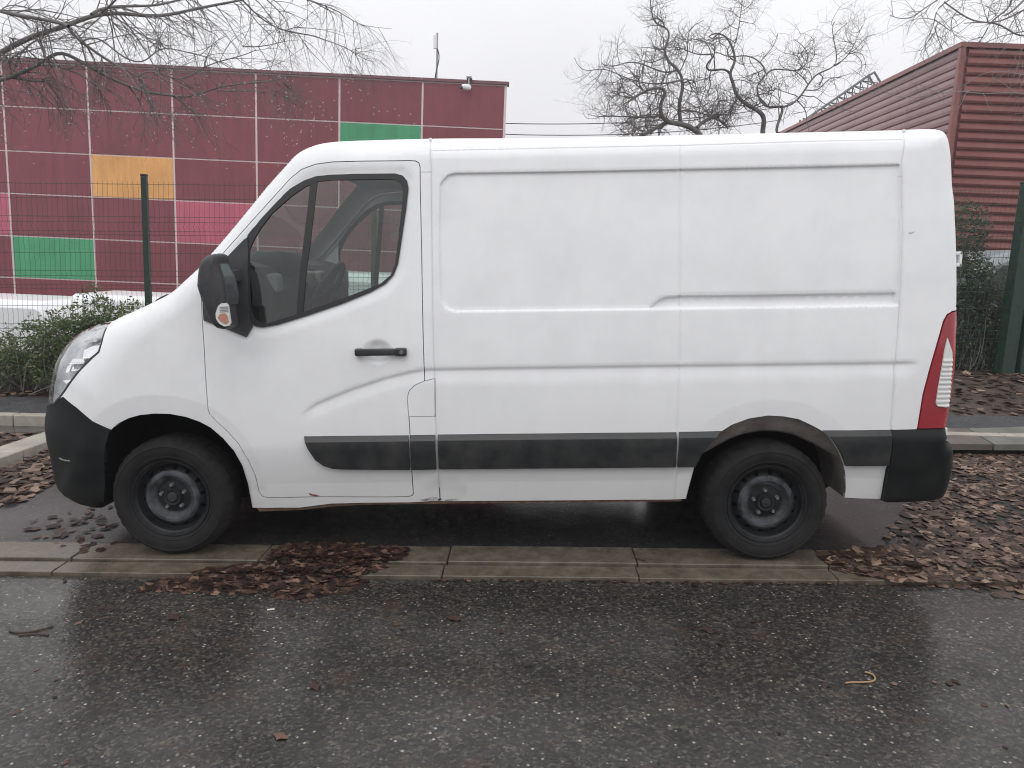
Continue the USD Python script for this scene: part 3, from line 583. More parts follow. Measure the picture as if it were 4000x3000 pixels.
# ------------------------------------------------------------------ shrubs
M['shrub'] = island('shrub_leaf', [(0, (0.025, 0.045, 0.015)), (0.4, (0.06, 0.095, 0.03)), (0.75, (0.11, 0.15, 0.055)), (0.95, (0.2, 0.23, 0.11)), (1, (0.16, 0.09, 0.05))], 0.4, 0.25)
M['hedge'] = island('hedge_leaf', [(0, (0.016, 0.035, 0.02)), (0.5, (0.035, 0.062, 0.034)), (0.85, (0.075, 0.10, 0.05)), (1, (0.16, 0.16, 0.08))], 0.42, 0.22)
def leaves(P, size, rng_, up=.3):
    n = len(P); d = rng_.normal(size=(n, 3)); d[:, 2] = d[:, 2] * .5 + up; d /= np.linalg.norm(d, axis=1, keepdims=True)
    s = rng_.normal(size=(n, 3)); s -= d * (s * d).sum(1, keepdims=True); s /= np.linalg.norm(s, axis=1, keepdims=True); nn = np.cross(d, s)
    l = (size * rng_.uniform(.6, 1.3, n))[:, None]
    v = np.stack([P, P + d * l * .5 + s * l * .22 + nn * l * .06, P + d * l, P + d * l * .5 - s * l * .22 + nn * l * .06], 1).reshape(-1, 3)
    b = np.arange(n)[:, None] * 4
    return trimesh.Trimesh(v, np.vstack([b + [0, 1, 2], b + [0, 2, 3]]), process=False)
def shrub(name, label, blobs, nstem, nleaf, mat, size, seed, cat='shrub', per=26):
    r_ = np.random.default_rng(seed); t = thing(name, label, cat)
    stems, P = [], []
    w = np.array([b[3] * b[4] * b[5] for b in blobs]); w /= w.sum()
    for _ in range(nstem):
        b = blobs[r_.choice(len(blobs), p=w)]; d = r_.normal(size=3); d /= np.linalg.norm(d); e = np.array(b[:3]) + d * np.array(b[3:6]) * r_.uniform(.35, 1.0) ** .5
        root = np.array([b[0] + r_.normal() * b[3] * .35, b[1] + r_.normal() * .1, b[6]]); mid = (root + e) / 2 + r_.normal(size=3) * .06 + [0, 0, .1]
        c = spline([root, mid, e, e + (e - mid) * r_.uniform(.1, .35) + [0, 0, .05]], .05); stems.append((c, np.linspace(.007, .0018, len(c))))
        f = r_.uniform(.35, 1, per); P.append(c[(f * (len(c) - 1)).astype(int)] + r_.normal(size=(per, 3)) * .035)
    for b in blobs:
        n = int(nleaf * b[3] * b[4] * b[5] / sum(x[3] * x[4] * x[5] for x in blobs)); d = r_.normal(size=(n * 2, 3)); d /= np.linalg.norm(d, axis=1, keepdims=True)
        p = np.array(b[:3]) + d * np.array(b[3:6]) * (r_.uniform(.25, 1, (n * 2, 1)) ** .45); keep = meshkit.noise(p * 6.5, seed) > .46; P.append(p[keep][:n])
    obj('stem', tubes(stems, 3), M['twig'], t); P = np.vstack(P); fo_ = obj('foliage', leaves(P, size, r_), mat, t, kind='stuff')
    tn = np.clip(r_.normal(.5, .22, len(P)) + .25 * (meshkit.noise(P * 5, seed + 1) - .5), 0, 1); set_tone(fo_, np.repeat(tn, 4))
def blob(X, Y, y, rx, ry, rz):                              # blob centred where the 2212 px view shows it, radii in its pixels
    p = at_y(X * D, Y * D, y); s = (y - CAM[1]) / (FPX / D); b = float(gz(p[0])) + .12
    return (p[0], y, p[2], rx * s, ry, rz * s, b)
SH = [blob(75, 755, 4.6, 85, .26, 55), blob(170, 735, 4.5, 100, .3, 75), blob(215, 690, 4.55, 60, .2, 50), blob(200, 650, 4.55, 30, .1, 40), blob(300, 690, 4.6, 70, .2, 40), blob(100, 705, 4.6, 55, .18, 38), blob(30, 800, 4.5, 70, .25, 40), blob(240, 760, 4.4, 110, .3, 80), blob(140, 795, 4.4, 100, .25, 45), blob(-40, 770, 4.6, 60, .25, 60)]
shrub('shrub', 'leafy green shrub in front of the mesh fence beside the bonnet of the white van', SH, 320, 10500, M['shrub'], .046, 3)
HD = [blob(2090, 500, 5.85, 45, .25, 60), blob(2085, 620, 5.85, 60, .3, 80), blob(2130, 640, 5.85, 60, .3, 70), blob(2100, 740, 5.85, 75, .3, 90), blob(2170, 740, 5.85, 60, .25, 90), blob(2120, 810, 5.85, 90, .25, 40), blob(2050, 700, 5.85, 60, .3, 140), blob(2200, 790, 5.85, 60, .2, 60)]
shrub('hedge', 'dark hedge between the rear of the white van and the wide green post', HD, 320, 14000, M['hedge'], .05, 4, 'hedge')

# ------------------------------------------------------------------ the white van
TH = math.radians(3.2)                                      # it stands nose-down on the slope
EX, EZ = np.array([math.cos(TH), 0, math.sin(TH)]), np.array([-math.sin(TH), 0, math.cos(TH)])
RL = np.stack([EX, [0, 1, 0], EZ])                          # world -> van
CL = RL @ CAM
WID = 2.07
def U(X, Y, y):
    d = RL @ ray(X, Y); t = (y - CL[1]) / d[1]; p = CL + t * d; return p[0], p[2]
van = thing('white_van', 'white panel van with black side strips and bumpers, parked side-on on the kerb', 'van', (0, 0, 0), roty=-math.degrees(TH))
paint_nodes = {'tc': ('texture_coordinate', {}), 'n': ('noise_texture', {'scale': 3.0, 'detail': 7.0, 'roughness': 0.65}), 'r': ('rgb_ramp', {'ramp': [(0.3, (0.70, 0.705, 0.715)), (0.62, (0.77, 0.775, 0.785))]}),
    'mp': ('mapping', {'scale': (9.0, 9.0, 0.7)}), 'n3': ('noise_texture', {'scale': 1.6, 'detail': 5.0, 'roughness': 0.6}), 'sr': ('map_range', {'from_min': 0.55, 'from_max': 0.75, 'to_min': 0.0, 'to_max': 0.05, 'clamp': True}), 'dirt': ('mix', {'color2': (0.42, 0.39, 0.35)}),
    'n2': ('noise_texture', {'scale': 260.0, 'detail': 2.0}), 'n4': ('noise_texture', {'scale': 5.0, 'detail': 2.0}), 'b': ('bump', {'strength': 0.1, 'distance': 0.002}), 'b2': ('bump', {'strength': 0.05, 'distance': 0.01}), 'sep': ('separate_xyz', {}), 'gh': ('map_range', {'from_min': 0.28, 'from_max': 0.95, 'to_min': 0.42, 'to_max': 0.0, 'clamp': True}), 'gn': ('map_range', {'from_min': 0.3, 'from_max': 0.7, 'to_min': 0.5, 'to_max': 1.2}), 'gm': ('math', {'math_type': 'multiply'}), 'lower_grey': ('mix', {'color2': (0.40, 0.385, 0.36)}),  # last mix turns the paint greyer towards the bottom, broken by noise
    'p': ('principled_bsdf', {'roughness': 0.36, 'specular_ior_level': 0.45, 'coat_weight': 0.25, 'coat_roughness': 0.12})}
M['paint'] = usdkit.material(stage, '/World/Looks/white_van_paint', paint_nodes, [('tc.object', 'n.vector'), ('n.fac', 'r.fac'), ('tc.object', 'mp.vector'), ('mp.vector', 'n3.vector'), ('n3.fac', 'sr.value'), ('sr.result', 'dirt.fac'), ('r.color', 'dirt.color1'), ('dirt.color', 'lower_grey.color1'), ('tc.object', 'sep.vector'), ('sep.z', 'gh.value'), ('n.fac', 'gn.value'), ('gh.result', 'gm.value1'), ('gn.result', 'gm.value2'), ('gm.value', 'lower_grey.fac'), ('lower_grey.color', 'p.base_color'),
    ('tc.object', 'n2.vector'), ('n2.fac', 'b.height'), ('tc.object', 'n4.vector'), ('n4.fac', 'b2.height'), ('b2.normal', 'b.normal'), ('b.normal', 'p.normal')], surface='p.BSDF')
M['trim'] = noisy('black_grained_plastic', (0.011, 0.012, 0.013), (0.04, 0.04, 0.039), 7.0, (0.3, 0.5), 0.2, 500.0, bdist=0.002, coord='obj', lo=0.42, hi=0.8, detail=8.0)
M['bumper'] = noisy('bumper_plastic', (0.007, 0.008, 0.0085), (0.017, 0.018, 0.018), 7.0, (0.4, 0.6), 0.2, 500.0, bdist=0.002, coord='obj', lo=0.42, hi=0.8, detail=8.0, specular_ior_level=0.2)
M['trim2'] = noisy('mirror_plastic', (0.022, 0.021, 0.023), (0.036, 0.035, 0.038), 20.0, (0.45, 0.6), 0.2, 500.0, bdist=0.002, coord='obj')
M['seal'] = principled('rubber_seal', (0.012, 0.012, 0.013), 0.45)
M['black'] = principled('underbody_black', (0.006, 0.006, 0.006), 0.9, specular_ior_level=0.0)
M['liner'] = noisy('dusty_arch_liner', (0.09, 0.082, 0.073), (0.19, 0.172, 0.155), 7.0, (0.8, 0.9), 0.3, 60.0, coord='obj')
M['glass'] = pane('cab_glass', (0.64, 0.72, 0.68), 0.075, 0.01)
M['screen'] = pane('windscreen_glass', (0.8, 0.87, 0.84), 0.07, 0.01)
M['lamp_glass'] = pane('lamp_glass', (0.92, 0.93, 0.94), 0.05, 0.02)
M['chrome'] = principled('lamp_reflector', (0.85, 0.85, 0.86), 0.12, metallic=1.0)
M['lamp_grey'] = noisy('lamp_bucket', (0.32, 0.32, 0.33), (0.6, 0.6, 0.61), 8.0, (0.22, 0.35), coord='obj', metallic=0.5)
M['amber'] = principled('amber_lens', (0.42, 0.19, 0.13), 0.3, coat_weight=0.5)
M['clear_lens'] = principled('ribbed_clear_lens', (0.62, 0.62, 0.60), 0.15, coat_weight=0.6)
M['inner'] = principled('cab_trim_grey', (0.2, 0.215, 0.21), 0.7)
M['dash'] = noisy('dashboard_plastic', (0.008, 0.01, 0.01), (0.02, 0.024, 0.024), 14.0, (0.6, 0.8), coord='obj')
M['seat'] = noisy('seat_cloth', (0.03, 0.033, 0.035), (0.05, 0.053, 0.055), 30.0, (0.8, 0.95), coord='obj')
M['steel'] = noisy('dirty_wheel_steel', (0.009, 0.010, 0.011), (0.075, 0.081, 0.09), 11.0, (0.5, 0.85), 0.1, 90.0, bdist=0.002, coord='obj', lo=0.4, hi=0.66)
M['rim'] = noisy('black_rim', (0.005, 0.005, 0.006), (0.014, 0.015, 0.016), 14.0, (0.35, 0.55), coord='obj', specular_ior_level=0.3)
M['bolt'] = principled('wheel_bolt_grey', (0.16, 0.165, 0.17), 0.5, metallic=0.5)
M['rust'] = noisy('rust_brown', (0.10, 0.055, 0.035), (0.2, 0.13, 0.09), 30.0, (0.7, 0.9), coord='obj')
M['chip'] = principled('rusty_chip', (0.16, 0.035, 0.028), 0.7)
M['scuff'] = noisy('scuff_grey', (0.16, 0.15, 0.14), (0.5, 0.49, 0.47), 60.0, (0.5, 0.7), coord='obj')

def tumble(z):
    return .125 * (np.clip(z - 1.0, 0, None) / 1.2) ** 1.6 + .085 * (np.clip(.64 - z, 0, None) / .35) ** 1.4
# outline: source pixel, depth it was seen at, lowering, rounding depth R and reach D
EK = {}
OUT = []
def e(X, Y, y, drop_=0.0, R=.3, Dd=.5, key=None):
    for _ in range(4): x, z = U(X, Y, y); y = R + float(tumble(z))          # the edge stands where its own rounding puts it
    OUT.append((x, z - drop_, R, Dd))
    if key: EK[key] = len(OUT) - 1
for i, (X, Y, y) in enumerate(((423, 1960, .1), (391, 1982, .16), (347, 1966, .22), (304, 1942, .26), (271, 1920, .28), (244, 1888, .3), (225, 1817, .31), (214, 1757, .31), (201, 1698, .31), (196, 1660, .31), (198, 1611, .31), (205, 1577, .31))):
    e(X, Y, y, 0, .06 if i < 1 else .12 if i == 1 else .2 if i == 2 else .28, .08 if i < 1 else .2 if i == 1 else .3 if i == 2 else .5, 'b0' if i == 0 else 'b1' if i == 11 else None)
for X, Y, y, dr_ in ((212, 1520, .31, 0), (222, 1462, .31, 0), (235, 1407, .31, 0), (258, 1362, .33, .003), (294, 1317, .4, 0), (344, 1285, .5, 0)): e(X, Y, y, dr_, .30, .5)
e(398, 1263, .65, 0, .28, .42, 'h1')
for X, Y, y, dr_, R, Dd in ((432, 1258, .75, 0, .22, .30), (497, 1228, .95, 0, .16, .19), (597, 1182, 1.0, 0, .14, .15), (678, 1139, 1.0, 0, .13, .14)): e(X, Y, y, dr_, R, Dd)
e(732, 1092, .3, .0, .12, .13, 'h2'); e(786, 1041, .16, 0, .11, .12, 'w0')
for X, Y in ((817, 1002), (900, 907), (989, 799), (1048, 727), (1125, 641)): e(X, Y, .16, 0, .08, .10)
e(1163, 602, .17, 0, .09, .11); e(1206, 578, .18, 0, .10, .12, 'w1')
for X, Y in ((1260, 561), (1325, 553), (1488, 547), (1684, 542), (2200, 539), (2700, 527.5), (3200, 516), (3516, 508.5), (3600, 504.5)): e(X, Y, .2, 0, .11, .12)
e(3640, 505, .2, 0, .1, .1); e(3668, 511, .18, 0, .08, .09, 'r1')
for X, Y in ((3685, 522), (3697, 547), (3706, 601), (3715, 750), (3719, 772), (3724, 863), (3728, 953), (3730, 1062), (3729, 1206), (3726, 1308), (3724, 1395), (3715, 1489), (3700, 1587)): e(X, Y, .08, 0, .06, .06)
e(3686, 1670, .08, 0, .06, .06, 'k1'); e(3685, 1718, .08, 0, .06, .06, 'k2')
for X, Y in ((3707, 1732), (3709, 1771), (3701, 1847), (3680, 1912), (3658, 1939)): e(X, Y, .08, 0, .07, .08)
e(3604, 1953, .05, 0, .05, .05); e(3452, 1957, .04, 0, .03, .04, 'k3')
OUT = np.array(OUT)
_s = np.r_[0, np.cumsum(np.linalg.norm(np.diff(OUT[:, :2], axis=0), axis=1))]
from scipy.interpolate import PchipInterpolator
_n = int(_s[-1] / .018); _ss = np.linspace(0, _s[-1], _n)
EP = PchipInterpolator(_s, OUT)(_ss)                        # x, z, R, D along the outline
ET = np.gradient(EP[:, :2], axis=0); ET /= np.linalg.norm(ET, axis=1, keepdims=True); EN = np.column_stack([-ET[:, 1], ET[:, 0]])
EIDX = {k_: int(round(_s[i] / _s[-1] * (_n - 1))) for k_, i in EK.items()}
ELINE = LineString(EP[:, :2])
def S0(x, z):
    x, z = np.atleast_1d(np.asarray(x, float)), np.atleast_1d(np.asarray(z, float)); out = np.empty(len(x))
    for a in range(0, len(x), 4000):
        dx = x[a:a + 4000, None] - EP[None, :, 0]; dz = z[a:a + 4000, None] - EP[None, :, 1]; d2 = dx * dx + dz * dz
        d = shapely.distance(shapely.points(np.column_stack([x[a:a + 4000], z[a:a + 4000]])), ELINE); w = 1 / (d2 + 2e-4) ** 3; w /= w.sum(1, keepdims=True); R = w @ EP[:, 2]; Dd = w @ EP[:, 3]
        u = np.clip(1 - d / Dd, 0, 1); out[a:a + 4000] = R * (1 - np.sqrt(1 - u * u))
    return out + tumble(z)
def US(pts):
    pts = np.asarray(pts, float); y = np.zeros(len(pts))
    for _ in range(5):
        xz = np.array([U(X, Y, yy) for (X, Y), yy in zip(pts, y)]); y = S0(xz[:, 0], xz[:, 1])
    return xz
zA = lambda p: US([(700 + x / 2.212, 600 + y / 2.212) for x, y in p])
def smooth_poly(xz, r=.01):
    return Polygon(xz).buffer(0).buffer(-r).buffer(2 * r).buffer(-r)
fhub, rhub = np.array(U(672, 1942, .05)), np.array(U(2993, 1964, .05))
A_F = US([(423, 1960), (412, 1900), (408, 1820), (412, 1740), (429, 1681), (461, 1654), (499, 1635), (542, 1623), (602, 1617), (662, 1619), (721, 1630), (776, 1649), (819, 1672), (868, 1714), (911, 1763), (944, 1822), (966, 1893), (976, 1947), (983, 1986)])
A_R = US([(2680, 1950), (2692, 1901), (2714, 1820), (2741, 1770), (2769, 1734), (2814, 1689), (2860, 1660), (2925, 1636), (3001, 1624), (3061, 1627), (3121, 1638), (3175, 1663), (3213, 1684), (3246, 1717), (3273, 1760), (3292, 1804), (3303, 1847), (3305, 1912), (3300, 1945)])
SILL = US([(983, 1986), (1100, 1983), (1168, 1983), (1294, 1967), (1416, 1964), (1597, 1962), (1717, 1958), (2100, 1955), (2637, 1951), (2680, 1950)])
TAIL = US([(3300, 1945), (3441, 1949), (3452, 1957)])
FULL = Polygon(np.vstack([EP[:, :2], TAIL[::-1], A_R[::-1][1:], SILL[::-1][1:], A_F[::-1][1:-1]])).buffer(0)

door_l = US([(787, 1047), (870, 993), (971, 880), (1044, 799), (1093, 745), (1134, 699), (1179, 663), (1233, 643), (1301, 634), (1423, 631), (1600, 629), (1622, 630), (1635, 638), (1639, 652), (1640, 736), (1645, 962), (1652, 1350), (1657, 1487), (1620, 1506), (1600, 1526), (1593, 1549), (1595, 1616), (1600, 1700), (1602, 1752), (1606, 1829), (1613, 1926), (1609, 1934), (1597, 1938), (1507, 1940), (1249, 1939), (1047, 1943), (1025, 1939), (1012, 1920), (998, 1860), (971, 1801), (933, 1736), (890, 1687), (844, 1646), (819, 1616), (814, 1600), (807, 1507), (800, 1371), (791, 1236), (788, 1145)])
DOOR = Polygon(door_l).buffer(0).buffer(-.006).buffer(.006)
WINO = smooth_poly(zA([(588, 705), (700, 560), (850, 400), (960, 300), (1080, 230), (1180, 195), (1300, 182), (1500, 175), (1860, 170), (1930, 188), (1968, 235), (1980, 300), (1960, 480), (1920, 750), (1890, 950), (1850, 1050), (1780, 1125), (1650, 1198), (1400, 1300), (1100, 1402), (850, 1480), (720, 1503), (655, 1492), (615, 1455), (595, 1380), (585, 1200), (578, 1000), (580, 850)]), .008)
WING = smooth_poly(zA([(600, 830), (640, 740), (700, 640), (800, 510), (960, 370), (1080, 285), (1190, 237), (1300, 226), (1500, 220), (1850, 216), (1905, 240), (1935, 300), (1938, 350), (1900, 700), (1868, 960), (1830, 1050), (1740, 1128), (1500, 1222), (1080, 1372), (760, 1470), (690, 1468), (640, 1430), (610, 1340), (600, 1150)]), .006)
TRI = Polygon(zA([(592, 722), (560, 745), (385, 925), (215, 1010), (203, 1150), (206, 1300), (213, 1440), (400, 1510), (583, 1586), (636, 1490), (612, 1440), (600, 1300), (594, 1000), (598, 850)])).buffer(0)
BAR = Polygon(zA([(1130, 250), (1192, 228), (1180, 330), (1130, 780), (1100, 980), (1065, 1392), (1010, 1408), (1042, 1000), (1070, 780), (1110, 450)])).buffer(0)
FLAP = Polygon(US([(1697, 1481), (1656, 1490), (1620, 1506), (1600, 1526), (1593, 1549), (1594, 1580), (1597, 1626), (1698, 1627)])).buffer(0)
LAMP = Polygon(np.vstack([US([(431, 1260), (409, 1299), (398, 1340), (387, 1376), (362, 1398), (316, 1444), (280, 1489), (253, 1529), (235, 1553), (212, 1579)]), [EP[EIDX['b1'], :2] + [-.02, 0]], EP[EIDX['b1']:EIDX['h1'] + 3, :2] + EN[EIDX['b1']:EIDX['h1'] + 3] * .03])).buffer(0).intersection(FULL)
BUMF = Polygon(np.vstack([US([(180, 1592), (214, 1580), (237, 1556), (246, 1551), (298, 1593), (362, 1647), (430, 1682), (500, 1760), (500, 2020)]), US([(150, 2020)])])).buffer(0).intersection(FULL)
BUMF = BUMF.union(FULL.intersection(shapely.box(-9, .5, -2.45, EP[EIDX['b1'], 1] + .02))).difference(LAMP)
BUMR = Polygon(US([(3482, 1681), (3471, 1815), (3463, 1836), (3441, 1950), (3452, 1990), (3800, 1990), (3800, 1674), (3677, 1674)])).buffer(0).intersection(FULL)
TAILL = Polygon(US([(3735, 1214), (3720, 1217), (3700, 1229), (3686, 1254), (3660, 1345), (3635, 1431), (3606, 1540), (3584, 1675), (3760, 1672)])).buffer(0).intersection(FULL)
CUT_A = LineString(US([(789, 1052), (755, 1010), (700, 960)]))
SEAM_B = US([(1682, 480), (1684, 543), (1685, 673), (1692, 1300), (1696, 1449), (1699, 1481), (1701, 1625), (1708, 1752), (1715, 1910), (1719, 1990)])
SEAM_M = US([(2655, 560), (2657, 575), (2659, 750), (2655, 1300), (2651, 1481), (2646, 1684), (2640, 1820), (2633, 1975)])
SEAM_R = US([(3522, 480), (3523, 511), (3525, 633), (3525, 700), (3527, 917), (3519, 1134), (3512, 1250), (3498, 1424), (3480, 1684), (3462, 1840), (3441, 1960)])
SEAM_T = US([(1640, 672), (1685, 672)])
GUT = US([(1684, 590), (2200, 579), (2652, 570), (3200, 553), (3524, 547)])
REC = smooth_poly(US([(1716, 722), (1727, 702), (1749, 681), (1776, 674), (2200, 668), (2657, 659), (3200, 648), (3518, 640), (3519, 917), (3511, 1195), (3050, 1203), (2450, 1211), (2250, 1213), (1785, 1219), (1755, 1214), (1735, 1200), (1722, 1175), (1717, 1150), (1713, 900)]), .004)
CHAN = smooth_poly(US([(2536, 1206), (2552, 1188), (2572, 1170), (2604, 1158), (2657, 1154), (3050, 1149), (3506, 1141), (3503, 1195), (3050, 1203)]), .002)
CREASE = US([(1168, 1632), (1180, 1618), (1236, 1581), (1371, 1526), (1507, 1481), (1597, 1459), (1656, 1448), (2100, 1441), (2651, 1433), (3300, 1425), (3600, 1420)])
HND = US([(1474, 1374)])[0]
DENT = US([(1700, 1915), (1765, 1900), (1690, 1955)])
sst = lambda t: np.clip(t, 0, 1) ** 2 * (3 - 2 * np.clip(t, 0, 1))
SHOULDER = WINO.buffer(.075).buffer(-.02).union(TRI.buffer(.03)).buffer(.02).buffer(-.02).intersection(DOOR.buffer(-.012)); SHOULDER = max(getattr(SHOULDER, 'geoms', [SHOULDER]), key=lambda g: g.area)
def line_dist(pts, line):
    return shapely.distance(shapely.points(pts), LineString(line))
def F(x, z):
    P = np.column_stack([x, z]); pt = shapely.points(P); f = np.zeros(len(x))
    for pg, dep, w in ((REC, .012, .008), (CHAN, .016, .010)):
        ins = shapely.contains(pg, pt); d = shapely.distance(pt, pg.exterior); f += np.where(ins, dep * sst(d / w), 0)
    zc = np.interp(x, CREASE[:, 0], CREASE[:, 1], left=np.nan, right=np.nan)
    s = np.nan_to_num(zc - z, nan=9.0); amp = .010 * sst((x - CREASE[0, 0]) / .10) * sst((CREASE[-1, 0] - x) / .08)
    f += amp * np.where(s < 0, sst(1 + s / .014), 1 - sst(s / .075))
    for arch, hub, r, a_ in ((A_F, fhub, .10, .012), (A_R, rhub, .085, .006)):
        d = line_dist(P, arch); f += np.where(z > hub[1] - .12, a_ * np.clip(1 - d / r, 0, 1), 0)
    f += .004 * (1 - sst(line_dist(P, GUT) / .005))
    eh = np.hypot((x - HND[0]) / .082, (z - HND[1]) / .066); f += .022 * (1 - sst((eh - .35) / .65))
    ins = shapely.contains(SHOULDER, pt); d = shapely.distance(pt, SHOULDER.exterior); f += np.where(ins, .010 * sst(d / .055), 0)
    for (cx, cz), a, r in zip(DENT, (.012, .009, .012), (.05, .06, .03)): f += a * np.exp(-((x - cx) ** 2 + (z - cz) ** 2) / r ** 2)
    for ln, dp_, w in ((SEAM_B, .007, .007), (SEAM_M, .006, .006), (SEAM_R, .008, .007)): f += dp_ * (1 - sst(line_dist(P, ln) / w))
    return f
FEAT = []
def add_feat(line, offs):
    L = LineString(line)
    for o in offs:
        g = L.parallel_offset(abs(o), 'left' if o > 0 else 'right') if o else L
        for gg in getattr(g, 'geoms', [g]):
            n = max(2, int(gg.length / .012)); FEAT.append(np.array([gg.interpolate(i / (n - 1), True).coords[0] for i in range(n)]))
add_feat(CREASE, (0, .007, -.007, .014, -.014, .03, -.03, -.05))
add_feat(GUT, (0, .0025, -.0025, .005, -.005))
for pg, w in ((REC, .008), (CHAN, .010)):
    for o in (0.0003, w * .33, w * .67, w * 1.05):
        c = pg.buffer(-o).exterior; n = int(c.length / .012); FEAT.append(np.array([c.interpolate(i / n, True).coords[0] for i in range(n)]))
for ln, w in ((SEAM_B, .007), (SEAM_M, .006), (SEAM_R, .007)): add_feat(ln, (.003, -.003, w, -w))
for o in (.001, .02, .04, .056):
    c = SHOULDER.buffer(-o).exterior; n = int(c.length / .014); FEAT.append(np.array([c.interpolate(i / n, True).coords[0] for i in range(n)]))
for a in (A_F, A_R): add_feat(a, (.05, .083, .0875, .098, .103, .12, -.05, -.083, -.0875, -.098, -.103, -.12))
for rr in (.35, .5, .7, .85, 1.0, 1.1):
    a = np.linspace(0, 2 * np.pi, 30, endpoint=False); FEAT.append(np.column_stack([HND[0] + .082 * rr * np.cos(a), HND[1] + .066 * rr * np.sin(a)]))
for f_ in (0, .012, .05, .11, .2, .31, .45, .6, .78, 1.0): FEAT.append(EP[:, :2] - EN * (EP[:, 3] * f_)[:, None])
FEAT = np.vstack(FEAT)
def surface(x, z, feat=True): return S0(x, z) + (F(x, z) if feat else 0)
def panel(poly, off=0.0, spacing=.02, flange=.02, feat=True, bstep=None, extra=None):
    """the part of the van's side that lies inside a polygon of the (x, z) plane, with its edges folded inwards"""
    out = []
    for g in getattr(poly, 'geoms', [poly]):
        if g.area < 2e-5: continue
        rings = [g.exterior, *g.interiors]; bp, loops = [], []
        for r in rings:
            c = np.array(r.coords)[:-1]; st = bstep or spacing * .6; q = []
            for a, b in zip(c, np.roll(c, -1, 0)):
                n = max(1, int(np.ceil(np.linalg.norm(b - a) / st))); q += [a + (b - a) * i / n for i in range(n)]
            q = np.array(q); keep = np.linalg.norm(q - np.roll(q, 1, 0), axis=1) > 1e-5; q = q[keep]
            loops.append((sum(len(t) for t in bp), len(q))); bp.append(q)
        bp = np.vstack(bp); x0, z0, x1, z1 = g.bounds
        gx, gy = np.meshgrid(np.arange(x0, x1, spacing), np.arange(z0, z1, spacing)); gx = gx + (np.arange(gx.shape[0]) % 2)[:, None] * spacing / 2
        P = np.column_stack([gx.ravel(), gy.ravel()]); P = P[shapely.contains(g, shapely.points(P))]
        if len(P): P = P[shapely.distance(shapely.points(P), g.boundary) > spacing * .4]
        if feat:
            Q = FEAT[(FEAT[:, 0] > x0) & (FEAT[:, 0] < x1) & (FEAT[:, 1] > z0) & (FEAT[:, 1] < z1)]
            if len(Q):
                Q = Q[shapely.contains(g, shapely.points(Q))]
                if len(Q): Q = Q[shapely.distance(shapely.points(Q), g.boundary) > .0022]
                if len(Q):
                    _, ui = np.unique(np.round(Q / .0025).astype(int), axis=0, return_index=True); Q = Q[ui]
                    if len(P):
                        from scipy.spatial import cKDTree
                        P = P[cKDTree(Q).query(P)[0] > spacing * .35]
                    P = np.vstack([P, Q])
        if extra is not None:
            Q = extra[shapely.contains(g, shapely.points(extra))]; Q = Q[shapely.distance(shapely.points(Q), g.boundary) > .003]
            P = P[np.array([np.min(np.linalg.norm(Q - p, axis=1)) for p in P]) > spacing * .4] if len(P) and len(Q) else P; P = np.vstack([P, Q])
        A = np.vstack([bp, P]); T = Delaunay(A).simplices; c = A[T].mean(1); T = T[shapely.contains(g, shapely.points(c))]
        a, b, cc = A[T[:, 0]], A[T[:, 1]], A[T[:, 2]]; ar = (b[:, 0] - a[:, 0]) * (cc[:, 1] - a[:, 1]) - (b[:, 1] - a[:, 1]) * (cc[:, 0] - a[:, 0])
        T = np.where((ar < 0)[:, None], T[:, ::-1], T); T = T[np.abs(ar) > 1e-10]
        y = surface(A[:, 0], A[:, 1], feat) + (off(A[:, 0], A[:, 1]) if callable(off) else off)
        V = np.column_stack([A[:, 0], y, A[:, 1]]); Fl, n = [T], len(V)
        if flange:
            nb = len(bp); W = V[:nb] + [0, flange, 0]; Vn = [V, V[:nb], W]
            for s, m in loops:
                i = np.arange(s, s + m); j = np.r_[i[1:], i[0]]; Fl += [np.column_stack([n + i, n + j, n + nb + j]), np.column_stack([n + i, n + nb + j, n + nb + i])]
            V = np.vstack(Vn)
        out.append(trimesh.Trimesh(V, np.vstack(Fl), process=False))
    return cat_(out) if len(out) > 1 else out[0]
def mirror(m):
    v = np.array(m.vertices); v[:, 1] = WID - v[:, 1]; return trimesh.Trimesh(v, np.array(m.faces)[:, ::-1], process=False)
def both(name, m, mat, parent=None, smooth=50, label=None, far=True, plabel=None):
    """the near part and its mirror image on the far side"""
    a = obj(name, m, mat, parent[0] if parent else van, smooth, label)
    b = obj(name, mirror(m), mat, parent[1] if parent else van, smooth) if far else None
    return a, b
cuts = unary_union([LineString(SEAM_B).buffer(.0002), LineString(SEAM_R).buffer(.0002), CUT_A.buffer(.0025), LineString(SEAM_T).buffer(.0008)])
rest = FULL.difference(unary_union([DOOR.buffer(.0045), FLAP.buffer(.003), LAMP.buffer(.003), BUMF.buffer(.002), BUMR.buffer(.002), TAILL.buffer(.003), cuts]))
for g in sorted(rest.geoms, key=lambda g: -g.area):
    if g.area < 4e-4: continue
    c = g.representative_point(); x = g.centroid.x
    nm = 'front_wing' if x < door_l[0, 0] - .1 or g.bounds[2] < -1.0 else 'cab_side' if x < SEAM_B[3, 0] else 'side_panel' if x < SEAM_R[3, 0] - .2 else 'rear_corner'
    both(nm, panel(g), M['paint'])
WIN_HOLE = WINO.buffer(-.003)
dp = both('cab_door', panel(DOOR.difference(FLAP.buffer(.003)).difference(WIN_HOLE), flange=.028), M['paint'], label=None)
both('window_seal', panel(WINO.difference(WING.buffer(-.002)), off=lambda x, z: .002 + 0 * x, spacing=.012, feat=False), M['seal'], dp)
both('window_pane', panel(WING, off=.010, spacing=.05, flange=0, feat=False), M['glass'], dp)
both('window_divider', panel(BAR.intersection(WINO), off=.003, spacing=.03, flange=.012, feat=False), M['seal'], dp)
